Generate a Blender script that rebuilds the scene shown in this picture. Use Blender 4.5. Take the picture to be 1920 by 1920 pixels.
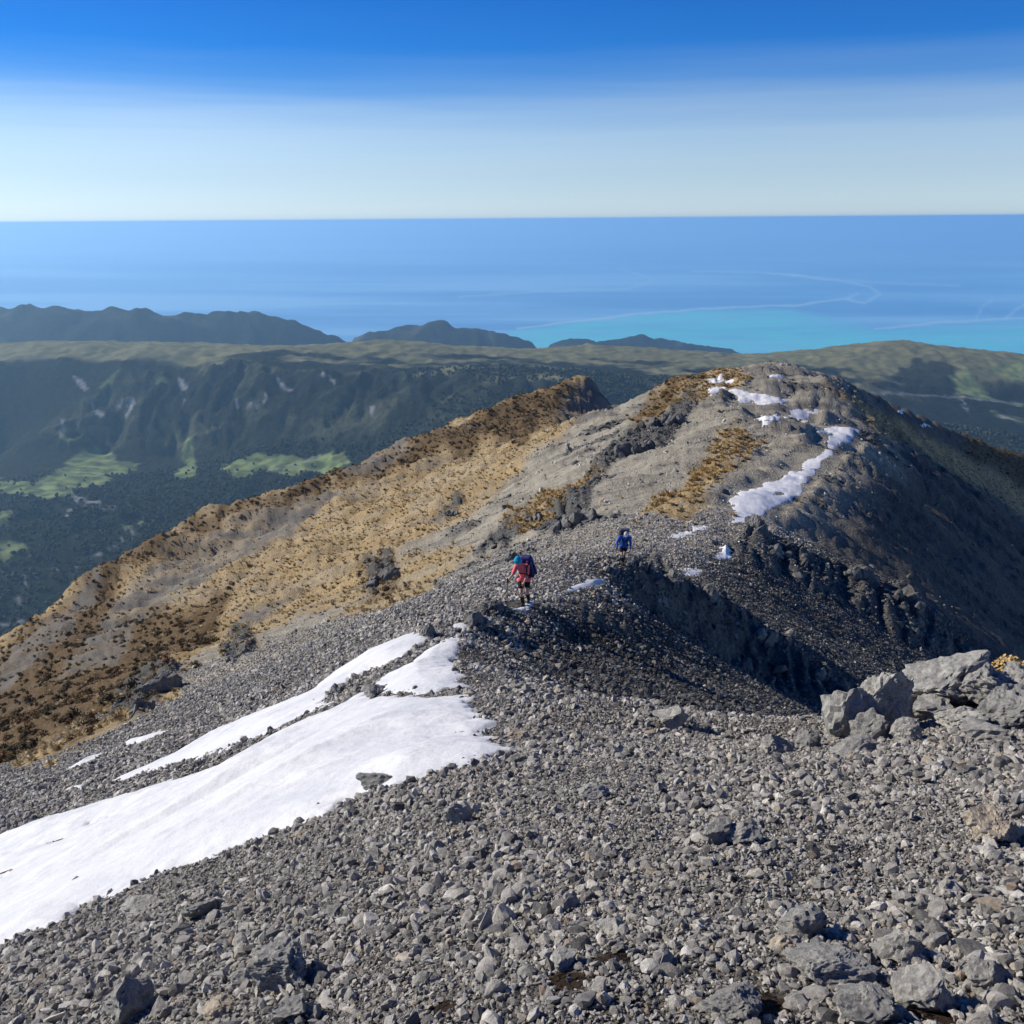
import bpy, bmesh, math, random
import numpy as np
from mathutils import Vector, Matrix
from math import radians as R

for o in list(bpy.data.objects):
    bpy.data.objects.remove(o)
sc = bpy.context.scene
C = sc.collection
random.seed(7); RNG = np.random.default_rng(7)

# ------------------------------------------------------------------ camera
FPX = 1850.0                      # focal length in pixels of a 1920 frame
PITCH = R(16.55); ROLL = R(0.42)
_f = np.array([0, math.cos(PITCH), -math.sin(PITCH)])
_u0 = np.array([0, math.sin(PITCH), math.cos(PITCH)]); _r0 = np.array([1.0, 0, 0])
_u = _u0 * math.cos(ROLL) + _r0 * math.sin(ROLL)
_r = _r0 * math.cos(ROLL) - _u0 * math.sin(ROLL)
cam = bpy.data.objects.new('camera', bpy.data.cameras.new('camera'))
C.objects.link(cam)
cam.data.sensor_width = 36; cam.data.lens = FPX / 1920 * 36
cam.data.clip_start = 0.05; cam.data.clip_end = 5.0e6
cam.matrix_world = Matrix(((_r[0], _u[0], -_f[0], 0), (_r[1], _u[1], -_f[1], 0), (_r[2], _u[2], -_f[2], 0), (0, 0, 0, 1)))
sc.camera = cam

# ------------------------------------------------------------------ sky, sun, exposure
SUN_AZ = 71.0                      # degrees to the left of the view direction (+Y)
SUN_EL = 31.0
SUN = np.array([-math.sin(R(SUN_AZ)) * math.cos(R(SUN_EL)), math.cos(R(SUN_AZ)) * math.cos(R(SUN_EL)), math.sin(R(SUN_EL))])
w = bpy.data.worlds.new('World'); sc.world = w; w.use_nodes = True
nt = w.node_tree; nt.nodes.clear()
def N(nt, t, **kw):
    n = nt.nodes.new(t)
    for k, v in kw.items():
        setattr(n, k, v)
    return n
def L(nt, a, b): nt.links.new(a, b)
out = N(nt, 'ShaderNodeOutputWorld'); bg = N(nt, 'ShaderNodeBackground')
sky = N(nt, 'ShaderNodeTexSky', sky_type='NISHITA')
sky.sun_disc = False; sky.sun_elevation = R(SUN_EL); sky.sun_rotation = R(-SUN_AZ)
sky.altitude = 1400; sky.air_density = 1.0; sky.dust_density = 0.25; sky.ozone_density = 3.0
hs = N(nt, 'ShaderNodeHueSaturation'); hs.inputs['Saturation'].default_value = 1.35; hs.inputs['Value'].default_value = 0.8
geo = N(nt, 'ShaderNodeNewGeometry'); sx = N(nt, 'ShaderNodeSeparateXYZ')
L(nt, geo.outputs['Incoming'], sx.inputs[0])
neg = N(nt, 'ShaderNodeMath', operation='MULTIPLY'); neg.inputs[1].default_value = -1; L(nt, sx.outputs['Z'], neg.inputs[0])
# a sea-haze layer that lies round the whole horizon, its top about five degrees up
hz = N(nt, 'ShaderNodeValToRGB')
wm = N(nt, 'ShaderNodeMapping'); wm.inputs['Scale'].default_value = (1.3, 1.3, 34); L(nt, geo.outputs['Incoming'], wm.inputs[0])
wn = N(nt, 'ShaderNodeTexNoise'); wn.inputs['Scale'].default_value = 1.6; wn.inputs['Detail'].default_value = 5; L(nt, wm.outputs[0], wn.inputs['Vector'])
wa = N(nt, 'ShaderNodeMath', operation='MULTIPLY_ADD'); wa.inputs[1].default_value = .045; L(nt, wn.outputs[0], wa.inputs[0])
wb = N(nt, 'ShaderNodeMath', operation='ADD'); wb.inputs[1].default_value = -.0225; L(nt, neg.outputs[0], wb.inputs[0]); L(nt, wb.outputs[0], wa.inputs[2]); L(nt, wa.outputs[0], hz.inputs[0])
e = hz.color_ramp.elements
e[0].position = 0.0; e[0].color = (1, 1, 1, 1)
e[1].position = 0.30; e[1].color = (0, 0, 0, 1)
for p, v in ((0.055, 0.90), (0.078, 0.80), (0.098, 0.58), (0.116, 0.28), (0.15, 0.07)):
    q = e.new(p); q.color = (v, v, v, 1)
deep = N(nt, 'ShaderNodeMixRGB', blend_type='MULTIPLY'); deep.inputs[0].default_value = 1.0
deep.inputs[2].default_value = (0.035, 0.54, 1.02, 1)
# the sky keeps its horizon colour below the horizon line
mz = N(nt, 'ShaderNodeMath', operation='MAXIMUM'); mz.inputs[1].default_value = 0.004; L(nt, neg.outputs[0], mz.inputs[0])
ng = N(nt, 'ShaderNodeVectorMath', operation='SCALE'); ng.inputs['Scale'].default_value = -1; L(nt, geo.outputs['Incoming'], ng.inputs[0])
s2 = N(nt, 'ShaderNodeSeparateXYZ'); L(nt, ng.outputs[0], s2.inputs[0]); cb = N(nt, 'ShaderNodeCombineXYZ')
L(nt, s2.outputs[0], cb.inputs[0]); L(nt, s2.outputs[1], cb.inputs[1]); L(nt, mz.outputs[0], cb.inputs[2]); L(nt, cb.outputs[0], sky.inputs[0])
L(nt, sky.outputs[0], hs.inputs['Color']); L(nt, hs.outputs[0], deep.inputs[1])
mx = N(nt, 'ShaderNodeMixRGB'); L(nt, hz.outputs[0], mx.inputs[0]); L(nt, deep.outputs[0], mx.inputs[1])
pale = N(nt, 'ShaderNodeMixRGB', blend_type='MULTIPLY'); pale.inputs[0].default_value = 1.0
pale.inputs[2].default_value = (0.78, 0.95, 1.14, 1)
ds = N(nt, 'ShaderNodeHueSaturation'); ds.inputs['Saturation'].default_value = .35; ds.inputs['Value'].default_value = .78; L(nt, sky.outputs[0], ds.inputs['Color']); L(nt, ds.outputs[0], pale.inputs[1]); L(nt, pale.outputs[0], mx.inputs[2])
zen = N(nt, 'ShaderNodeMapRange'); zen.inputs['From Min'].default_value = .15; zen.inputs['From Max'].default_value = .9; zen.inputs['To Min'].default_value = 1; zen.inputs['To Max'].default_value = .55
L(nt, neg.outputs[0], zen.inputs['Value']); zm = N(nt, 'ShaderNodeMixRGB', blend_type='MULTIPLY'); zm.inputs[0].default_value = 1     # deepening towards the zenith
L(nt, mx.outputs[0], zm.inputs[1]); L(nt, zen.outputs[0], zm.inputs[2]); L(nt, zm.outputs[0], bg.inputs[0]); bg.inputs[1].default_value = 0.13
L(nt, bg.outputs[0], out.inputs[0])

sl = bpy.data.lights.new('sun', 'SUN'); sl.energy = 5.0; sl.angle = R(0.5); sl.color = (1.0, 0.92, 0.80)
so = bpy.data.objects.new('sun', sl); C.objects.link(so)
so.rotation_euler = Vector(-SUN).to_track_quat('-Z', 'Y').to_euler()
vs = sc.view_settings
vs.view_transform = 'Standard'; vs.look = 'None'; vs.gamma = 1; vs.use_curve_mapping = False; vs.exposure = 0.15
sc.render.engine = 'CYCLES'
cy = sc.cycles
cy.max_bounces = 5; cy.diffuse_bounces = 2; cy.glossy_bounces = 2; cy.transparent_max_bounces = 6; cy.volume_bounces = 2
cy.use_denoising = True; cy.caustics_reflective = False; cy.caustics_refractive = False
cy.sample_clamp_indirect = 5

# ------------------------------------------------------------------ maths helpers
def ray(px, py):
    px = np.asarray(px, float); py = np.asarray(py, float)
    a = (px - 960) / FPX; b = (960 - py) / FPX
    return _f + a[..., None] * _r + b[..., None] * _u
def at(px, py, Y):
    d = ray(px, py); return d * (np.asarray(Y, float) / d[..., 1])[..., None]
def proj(p):
    d = p @ _f; d = np.where(d < 0.05, 0.05, d)
    return 960 + FPX * (p @ _r) / d, 960 - FPX * (p @ _u) / d
PERM = np.random.default_rng(3).permutation(256).astype(np.int32); PERM = np.concatenate([PERM, PERM])
GA = np.linspace(0, 2 * np.pi, 256, endpoint=False); GX = np.cos(GA); GY = np.sin(GA)
def pn(x, y, s=0):
    x = np.asarray(x, float) + s * 17.13; y = np.asarray(y, float) + s * 9.71
    xi = np.floor(x).astype(np.int64); yi = np.floor(y).astype(np.int64)
    xf = x - xi; yf = y - yi
    u = xf * xf * xf * (xf * (xf * 6 - 15) + 10); v = yf * yf * yf * (yf * (yf * 6 - 15) + 10)
    def g(i, j):
        h = PERM[(PERM[(xi + i) & 255] + yi + j) & 255]
        return GX[h] * (xf - i) + GY[h] * (yf - j)
    a = g(0, 0) * (1 - u) + g(1, 0) * u; b = g(0, 1) * (1 - u) + g(1, 1) * u
    return (a * (1 - v) + b * v) * 1.45
def fbm(x, y, o=4, s=0, gain=0.5):
    t = 0; a = 1.0; f = 1.0
    for k in range(o):
        t = t + a * pn(x * f, y * f, s + k * 3); a *= gain; f *= 2.03
    return t
def ridged(x, y, o=4, s=0, gain=0.5):
    t = 0; a = 1.0; f = 1.0
    for k in range(o):
        t = t + a * (1 - 2 * np.abs(pn(x * f, y * f, s + k * 5))); a *= gain; f *= 2.07
    return t
def sstep(a, b, x):
    t = np.clip((x - a) / (b - a), 0, 1); return t * t * (3 - 2 * t)
class TPS:
    def __init__(s, pts, lam=0.0):
        p = np.array(pts, float); s.p = p[:, :2]; n = len(p)
        d = np.hypot(p[:, None, 0] - p[None, :, 0], p[:, None, 1] - p[None, :, 1])
        A = np.zeros((n + 3, n + 3)); A[:n, :n] = -d - lam * np.eye(n)
        A[:n, n] = 1; A[:n, n + 1:] = s.p; A[n, :n] = 1; A[n + 1:, :n] = s.p.T
        s.w = np.linalg.solve(A, np.concatenate([p[:, 2], np.zeros(3)]))
    def __call__(s, x, y):
        sh = np.shape(x); x = np.ravel(x); y = np.ravel(y); o = np.empty(len(x)); n = len(s.p)
        for i in range(0, len(x), 40000):
            a = x[i:i + 40000, None]; b = y[i:i + 40000, None]
            d = np.sqrt((a - s.p[None, :, 0]) ** 2 + (b - s.p[None, :, 1]) ** 2)
            o[i:i + 40000] = -(d @ s.w[:n]) + s.w[n] + s.w[n + 1] * a[:, 0] + s.w[n + 2] * b[:, 0]
        return o.reshape(sh)
def inpoly(px, py, poly):
    px = np.asarray(px); py = np.asarray(py)
    ins = np.zeros(px.shape, bool); n = len(poly)
    for i in range(n):
        x1, y1 = poly[i]; x2, y2 = poly[(i + 1) % n]
        if y1 == y2: continue
        c = ((y1 > py) != (y2 > py)) & (px < (x2 - x1) * (py - y1) / (y2 - y1) + x1)
        ins ^= c
    return ins
def sdpoly(px, py, poly):                    # signed distance, positive inside
    px = np.asarray(px, float); py = np.asarray(py, float)
    d = np.full(px.shape, 1e18); n = len(poly)
    for i in range(n):
        x1, y1 = poly[i]; x2, y2 = poly[(i + 1) % n]
        ex, ey = x2 - x1, y2 - y1; l2 = ex * ex + ey * ey + 1e-12
        t = np.clip(((px - x1) * ex + (py - y1) * ey) / l2, 0, 1)
        d = np.minimum(d, (px - x1 - t * ex) ** 2 + (py - y1 - t * ey) ** 2)
    return np.sqrt(d) * np.where(inpoly(px, py, poly), 1, -1)

# ------------------------------------------------------------------ materials
def mat(name):
    m = bpy.data.materials.new(name); m.use_nodes = True
    nt = m.node_tree; b = nt.nodes['Principled BSDF']; return m, nt, b
def noise(nt, scale, detail=4, rough=0.6, vec=None, dist=0.0):
    n = N(nt, 'ShaderNodeTexNoise'); n.inputs['Scale'].default_value = scale; n.inputs['Detail'].default_value = detail
    n.inputs['Roughness'].default_value = rough; n.inputs['Distortion'].default_value = dist
    if vec is not None: L(nt, vec, n.inputs['Vector'])
    return n
def ramp(nt, fac, stops):
    r = N(nt, 'ShaderNodeValToRGB'); L(nt, fac, r.inputs[0]); e = r.color_ramp.elements
    while len(e) < len(stops): e.new(0.5)
    for q, (p, c) in zip(e, stops):
        q.position = p; q.color = (*c, 1) if len(c) == 3 else c
    return r
def mixc(nt, f, a, b, mode='MIX'):
    m = N(nt, 'ShaderNodeMixRGB', blend_type=mode)
    for i, v in ((0, f), (1, a), (2, b)):
        if hasattr(v, 'is_output'): L(nt, v, m.inputs[i])
        else: m.inputs[i].default_value = v if i == 0 else ((*v, 1) if len(v) == 3 else v)
    return m
def plain(name, col, rough=0.7, spec=0.3, var=0.15, scale=20):
    m, nt, b = mat(name)
    tc = N(nt, 'ShaderNodeTexCoord'); n = noise(nt, scale, 4, 0.6, tc.outputs['Object'])
    lo = tuple(c * (1 - var) for c in col); hi = tuple(min(1, c * (1 + var)) for c in col)
    r = ramp(nt, n.outputs[0], [(0.3, lo), (0.7, hi)]); L(nt, r.outputs[0], b.inputs['Base Color'])
    b.inputs['Roughness'].default_value = rough; b.inputs['Specular IOR Level'].default_value = spec
    bp = N(nt, 'ShaderNodeBump'); bp.inputs['Strength'].default_value = 0.25; bp.inputs['Distance'].default_value = 0.01
    L(nt, n.outputs[0], bp.inputs['Height']); L(nt, bp.outputs[0], b.inputs['Normal'])
    return m

def mesh_np(name, V, F, smooth=True):
    V = np.asarray(V, np.float32); F = np.asarray(F, np.int32)
    me = bpy.data.meshes.new(name); k = F.shape[1]
    me.vertices.add(len(V)); me.vertices.foreach_set('co', V.ravel())
    me.loops.add(F.size); me.loops.foreach_set('vertex_index', F.ravel())
    me.polygons.add(len(F)); me.polygons.foreach_set('loop_start', np.arange(0, F.size, k, dtype=np.int32))
    me.polygons.foreach_set('use_smooth', np.full(len(F), smooth))
    me.update(); me.validate(); return me
def obj(name, me, m=None, parent=None, **props):
    o = bpy.data.objects.new(name, me); C.objects.link(o)
    if m is not None and not me.materials: me.materials.append(m)
    if parent is not None: o.parent = parent
    for k, v in props.items(): o[k] = v
    return o
def attr(me, name, val, typ='FLOAT', dom='POINT'):
    a = me.attributes.new(name, typ, dom)
    key = {'FLOAT': 'value', 'INT': 'value', 'FLOAT_VECTOR': 'vector', 'FLOAT_COLOR': 'color'}[typ]
    a.data.foreach_set(key, np.ascontiguousarray(val, np.int32 if typ == 'INT' else np.float32).ravel())
def gridfaces(a, b):
    i = np.arange(a * b).reshape(a, b)
    return np.stack([i[:-1, :-1], i[:-1, 1:], i[1:, 1:], i[1:, :-1]], -1).reshape(-1, 4)

# ------------------------------------------------------------------ the mountain ridge
# measured points: (pixel x, pixel y, metres ahead); rows run down the left flank, then crest, ribs and hollows on the right
PTS = '''
0 1920 4.6|480 1920 3.3|960 1920 2.75|1440 1920 2.6|1920 1920 2.6
0 1800 6.6|480 1800 4.2|960 1800 3.25|1440 1800 3.05|1920 1800 3.05
0 1700 10|240 1700 7|480 1700 5.3|960 1700 3.95|1440 1700 3.65|1920 1700 3.6
0 1600 16|240 1600 10|480 1600 7.2|720 1580 5.8|960 1580 5.1|1440 1580 4.6|1920 1580 4.5
0 1540 22|240 1530 14|480 1500 9.6|720 1480 7.6|960 1480 6.6|1440 1480 6.0|1920 1480 5.7
0 1490 31|150 1470 26|300 1450 21|480 1420 14.5|700 1400 10.4|900 1400 8.6|1200 1400 8.4|1440 1420 7.6|1700 1400 7.4|1920 1400 7.0
0 1440 45|150 1420 40|300 1390 33|450 1350 25|600 1320 18|750 1320 13|860 1320 11.5|1000 1320 11|1150 1320 11.3|1300 1350 10.6
620 1270 26|700 1260 19.5|780 1260 16.5|860 1250 15.2|890 1250 15.8|950 1275 16.3|1050 1285 18.6|1200 1310 17.5|1350 1370 13.5|1490 1400 9.8|1560 1385 9.0|1650 1330 9.6|1750 1290 10|1850 1270 10.4|1920 1262 10.6
700 1225 22|790 1195 21|860 1205 18|900 1155 22.5|940 1135 25.5|980 1134 27|1050 1122 30.5|1120 1106 34.5|1060 1105 33.5|1110 1085 37.5|1170 1057 40|1219 1060 42
905 1205 19.4|930 1225 20|1000 1228 22.6|1010 1170 25.4|1080 1210 26|1070 1140 28.5|1120 1180 27.5|1200 1250 25.5|1300 1300 24|1400 1345 23|1480 1385 20.5
1100 1132 30|1150 1168 30|1190 1198 30|1280 1238 31|1370 1275 32|1450 1315 31|1510 1360 28
1281 1084 45|1365 1128 46|1412 1171 46|1474 1195 49|1547 1252 46|1598 1292 44
1150 1120 35.5|1220 1150 38.5|1300 1190 41|1400 1250 43|1480 1300 41
1300 1045 66|1330 1080 62|1400 1110 62|1480 1150 63|1560 1200 62|1650 1260 58
1456 1026 84|1530 1050 86|1609 1069 88|1693 1106 88|1760 1160 86|1850 1240 82
1480 1085 75|1600 1130 76|1700 1190 74|1350 1030 74|1400 1050 73
1250 1020 70|1150 1020 68|980 1085 62|850 1140 62|700 1190 66|500 1262 72|300 1332 68|150 1380 64
1410 982 90|1320 985 88|1200 985 86|1500 1005 97|1650 1068 100|1800 1148 100|1900 1222 98
1450 950 105|1380 930 108|1200 950 106|1050 1005 100|900 1070 98|700 1140 104|500 1210 110|300 1270 112|100 1340 100|0 1382 82
1510 900 128|1620 960 128|1760 1040 130|1900 1130 132
1560 850 155|1450 870 150|1300 860 145|1150 900 147|1000 965 147|800 1050 152|600 1125 156|400 1195 156|200 1255 150|50 1315 138
1600 880 166|1700 920 176|1900 1010 205|1800 990 178
1600 808 190|1500 800 198|1350 790 200|1200 820 203|1000 895 208|800 975 212|600 1045 212|400 1118 212|200 1185 200|50 1262 180
1560 745 234|1600 765 242|1680 815 272|1780 880 315|1920 955 372
1490 698 262|1400 697 262|1330 706 262|1250 736 264|1175 762 272|1000 830 286|800 905 288|600 970 280|400 1050 266|200 1115 246|50 1205 215
1550 706 276|1640 740 310|1750 790 368|1850 835 425|1920 870 465
0 1216 222|80 1160 238|140 1110 250|200 1062 262|300 1001 282|400 960 300|500 930 316|650 890 338|750 838 350|870 790 364|940 760 372|1000 736 378|1060 718 384|1110 711 388
'''
ctrl = []
for row in PTS.strip().replace('\n', '|').split('|'):
    a, b, c = (float(v) for v in row.split()); ctrl.append(tuple(at(a, b, c)))
def fill(rows, k=4):                          # set extra points along a crest line so it reads as one edge
    o = []
    for a, b in zip(rows[:-1], rows[1:]):
        o += [tuple(a[q] + (b[q] - a[q]) * j / k for q in range(3)) for j in range(k)]
    return o + [rows[-1]]
for _ln in ([(1490, 698, 262), (1550, 706, 276), (1640, 740, 310), (1750, 790, 368), (1850, 835, 425), (1920, 870, 465), (2000, 915, 500)], [(1560, 745, 234), (1600, 765, 242), (1680, 815, 272), (1780, 880, 315), (1920, 955, 372), (2020, 1010, 400)],
            [(1410, 982, 90), (1450, 950, 105), (1510, 900, 128), (1560, 850, 155), (1600, 808, 190)]):
    ctrl += [tuple(at(*q)) for q in fill(_ln) if q not in _ln] + [tuple(at(*_ln[-1]))] * (_ln[-1][0] > 1930)
def behind(rows, D, slope):
    for a, b, c in rows:
        p = at(a, b, c); h = math.hypot(p[0], p[1])
        ctrl.append((p[0] * (1 + D / h), p[1] * (1 + D / h), p[2] - D * math.tan(R(slope))))
OUT = [(0, 1216, 222), (200, 1062, 262), (400, 960, 300), (650, 890, 338), (870, 790, 364), (1060, 718, 384), (1110, 711, 388)]
behind(OUT, 50, 36); behind(OUT, 330, 42)
HUMP = [(1490, 698, 262), (1400, 697, 262), (1330, 706, 262), (1250, 736, 264), (1550, 706, 276), (1640, 740, 310), (1750, 790, 368), (1850, 835, 425), (1920, 870, 465)]
behind(HUMP[:4], 40, 33); behind(fill(HUMP[4:], 3), 40, 33); behind(HUMP[4:], 300, 38)
behind([(1490, 1400, 9.8), (1560, 1385, 9.0), (1650, 1330, 9.6), (1750, 1290, 10), (1850, 1270, 10.4), (1920, 1262, 10.6)], 6, 44)
ctrl += [(38, 386, -72), (48, 380, -82), (45, 350, -78)]
ctrl += [(0, 0, -1.65), (-2.5, 0, -2.5), (2.5, 0, -1.55), (0, -6, 0.6), (-6, -3, -2.6), (6, -3, -0.8), (8, 3, -3.2), (13, 8, -8), (18, 14, -16), (-12, 0, -7.2), (-30, 8, -20), (-60, 30, -44),
         (30, 20, -26), (45, 40, -42), (70, 70, -58), (110, 110, -82), (200, 140, -140), (250, 250, -150), (420, 460, -330), (90, 20, -75), (-120, 90, -92), (-190, 160, -135), (-300, 200, -230), (-420, 420, -420), (0, 700, -420), (350, 650, -430), (-350, 700, -560)]
mtn = TPS(ctrl, 0.02)

NT, NR = 760, 820
OY = -2.5                                    # centre of the fan of vertices, just behind the viewpoint
TH0, TH1, R0, R1 = -R(54), R(54), 0.9, 760.0
th = np.linspace(TH0, TH1, NT); lr = np.linspace(math.log(R0), math.log(R1), NR)
LR, TH = np.meshgrid(lr, th, indexing='ij'); RR = np.exp(LR)
GXm = RR * np.sin(TH); GYm = RR * np.cos(TH) + OY
BASE = mtn(GXm, GYm)
def lookup(G, x, y):
    x = np.asarray(x, float); y = np.asarray(y, float) - OY
    i = (np.log(np.maximum(np.hypot(x, y), R0)) - lr[0]) / (lr[1] - lr[0]); j = (np.arctan2(x, y) - TH0) / (th[1] - th[0])
    i = np.clip(i, 0, NR - 1.001); j = np.clip(j, 0, NT - 1.001)
    a = i.astype(int); b = j.astype(int); u = i - a; v = j - b
    return (G[a, b] * (1 - u) * (1 - v) + G[a + 1, b] * u * (1 - v) + G[a, b + 1] * (1 - u) * v + G[a + 1, b + 1] * u * v)
# pixel position of every vertex, used only to say which ground cover grows on which piece of hillside
P3 = np.stack([GXm, GYm, BASE], -1); PX, PY = proj(P3)
DIST = np.sqrt((P3 ** 2).sum(-1))
wob = 14 * fbm(GXm / (0.05 * DIST + .5), GYm / (0.05 * DIST + .5), 3, 5)
wob2 = 14 * fbm(GXm / (0.05 * DIST + .5), GYm / (0.05 * DIST + .5), 3, 15)
def cover(polys, soft=8.0, jit=1.0):
    m = np.zeros(PX.shape)
    for p in polys:
        s = np.array(p.split(), float).reshape(-1, 2)
        x0, y0 = s.min(0) - 60; x1, y1 = s.max(0) + 60
        k = (PX > x0) & (PX < x1) & (PY > y0) & (PY < y1)
        d = sdpoly(PX[k] + jit * wob[k], PY[k] + jit * wob2[k], s.tolist())
        m[k] = np.maximum(m[k], sstep(-soft, soft, d))
    return m
far = sstep(30, 60, DIST)
M_GOLD = cover(['1112 700 1150 740 1095 790 1000 870 900 955 780 1045 660 1125 500 1195 340 1265 200 1345 100 1400 -40 1450 -60 1210 200 1050 500 915 750 825 1000 722',
    '1327 849 1350 819 1380 804 1399 819 1440 837 1410 860 1376 871 1361 897 1324 920 1330 950 1290 984 1190 984 1237 950 1267 920 1297 879',
    '879 1024 889 1045 850 1073 790 1112 737 1141 695 1155 645 1158 617 1173 666 1123 709 1102 758 1066 808 1042',
    '1180 790 1250 730 1330 700 1410 715 1340 760 1260 785 1200 800', '1555 735 1650 765 1780 845 1930 925 1930 985 1780 892 1650 810 1590 768',
    '940 985 1010 950 1080 915 1130 880 1140 890 1060 955 980 1010', '30 1420 200 1350 330 1290 350 1300 200 1380 40 1450'], 9) * far
M_SCREE = cover(['650 925 560 938 440 978 330 1035 240 1120 150 1220 110 1275 210 1245 320 1130 440 1065 560 990', '1118 715 1150 745 1160 790 1070 800 1040 790',
    '770 825 690 865 640 900 700 890 760 850', '-40 1300 60 1210 190 1080 200 1100 90 1240 -40 1350', '560 1120 480 1180 430 1200 500 1150'], 6)
M_GOLD *= .55 + .45 * sstep(-.35, .1, pn(GXm / 28, GYm / 4.0 + GXm / 35, 23) + .4 * fbm(GXm / 6, GYm / 2.5, 3, 24))
M_SCREE *= .35 + .65 * sstep(-.35, .35, pn(GXm / 30, GYm / 5.0 + GXm / 40, 19) + .5 * fbm(GXm / 8, GYm / 3, 3, 18))
M_SCRUB = cover(['-60 1240 60 1200 200 1060 300 1000 320 1020 240 1100 180 1200 300 1160 420 1100 450 1130 400 1230 300 1290 180 1370 60 1420 -60 1460',
    '1110 700 1050 715 900 775 760 830 640 885 500 925 330 1000 340 1015 500 950 640 920 780 865 900 830 980 850 1040 800 1070 760',
    '1790 800 1930 860 1930 940 1840 880 1790 850', '1180 790 1250 730 1330 700 1340 720 1260 765 1200 800', '690 1060 740 1060 740 1100 690 1100'], 18, 2.6) * far
M_CRAG = cover(['1250 780 1220 830 1140 900 1105 965 1050 1000 1000 1000 1020 960 1090 920 1130 860 1180 820', '1300 740 1320 760 1230 850 1190 850 1240 790',
    '690 1055 740 1050 745 1085 690 1110', '440 1190 480 1190 470 1230 425 1235', '230 1290 290 1250 330 1270 270 1340 210 1350', '960 975 1000 970 960 1040 900 1060 890 1050',
    '850 940 870 950 830 990 810 990', '1170 1050 1225 1050 1290 1088 1370 1130 1420 1175 1480 1195 1550 1250 1600 1290 1590 1330 1480 1310 1380 1250 1280 1180 1200 1140 1150 1120 1200 1090',
    '1340 1030 1410 985 1470 1015 1560 1060 1620 1070 1700 1106 1760 1160 1850 1240 1740 1210 1640 1160 1560 1130 1470 1090 1400 1060',
    '1090 1130 1150 1165 1190 1195 1230 1225 1150 1190 1090 1160', '860 1140 940 1125 960 1150 880 1180'], 7)
M_CALM = cover(['1350 1000 1355 930 1440 885 1520 835 1515 795 1620 788 1630 830 1565 875 1515 935 1425 1000', '1400 800 1400 770 1540 755 1540 800', '1360 770 1360 725 1490 740 1480 765'], 12, .3)
# relief: undulation grows with distance, gullies run down the fall line, crags are jagged
amp = np.clip(DIST, 2, 400)
Z = BASE.copy()
damp = 1 - .7 * sstep(255, 310, DIST) * sstep(50, 80, GXm)
Z += damp * 0.0045 * amp * fbm(GXm / (0.14 * 30 + 0.0 * amp) / 4, GYm / 16.0, 4, 21) * sstep(25, 110, DIST) * 1.6
crestx = np.interp(GYm, [0, 12, 20, 27, 40, 70, 90, 105, 150, 190, 232, 262, 400], [2.5, 2.2, 0, .9, 5.5, 15, 28, 36, 57, 78, 92, 100, 125])
left = sstep(1 + .03 * GYm, -1 - .03 * GYm, GXm - crestx)          # which flank of the crest
gl = ridged(GXm / 60 + 0.3 * fbm(GXm / 40, GYm / 40, 2, 2), GYm / 9.0 + 0.12 * GXm / 9, 3, 31)
gr = ridged((GXm * .8 - GYm * .6) / 55, (GXm * .6 + GYm * .8) / 8.0, 3, 37)
Z += damp * sstep(45, 120, DIST) * (1.0 * left * gl + 0.8 * (1 - left) * gr) * np.clip(DIST / 200, .3, 1.3) * (1 - .85 * M_CALM)
cs = np.clip(0.02 * DIST, 0.5, 3.2)
strat = np.abs(pn((GXm * .9 + GYm * .45) / cs / .55, (GXm * -.45 + GYm * .9) / cs / 2.2, 41))
crag = (ridged(GXm / cs / 2.2, GYm / cs / 2.2, 4, 44, .62) * .35 + .8 * strat + 0.35 * pn(GXm / cs * 2, GYm / cs * 2, 47) - .35) * cs * .5
Z += M_CRAG * crag
# scattered small ribs of bedrock on the lit flank
rib = sstep(.32, .62, pn(GXm / 26, GYm / 7, 51) + .5 * pn(GXm / 9, GYm / 3, 52)) * sstep(50, 90, DIST) * (1 - M_GOLD) * left
M_CRAG2 = np.maximum(M_CRAG, rib * .8)
Z += rib * np.abs(crag) * .45
Z += 0.035 * fbm(GXm / .9, GYm / .9, 4, 61) * sstep(60, 20, DIST)
Z += 0.0016 * amp * fbm(GXm / (.012 * 80), GYm / (.012 * 80), 3, 63) * sstep(20, 60, DIST) * (1 - .7 * M_CALM)
# footing for the walkers
HP = {}
def flat(name, px, py, Y, rad):
    p = at(px, py, Y); HP[name] = p
    k = np.exp(-((GXm - p[0]) ** 2 + (GYm - p[1]) ** 2) / rad ** 2)
    Z[...] = Z * (1 - k) + p[2] * k
flat('pink', 981, 1134, 27, .7); flat('blue', 1168, 1057, 40, .8)
def hf(x, y): return lookup(Z, x, y)
def hbase(x, y): return lookup(BASE, x, y)
YS = np.exp(np.linspace(math.log(1.6), math.log(560), 2600))
def hit(px, py, G=None):                     # where a sight line meets the hillside
    G = BASE if G is None else G
    d = ray(px, py); p = d[None] * (YS / d[1])[:, None]
    below = p[:, 2] < lookup(G, p[:, 0], p[:, 1])
    k = int(np.argmax(below)) if below.any() else len(YS) - 1
    return p[k]

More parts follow.
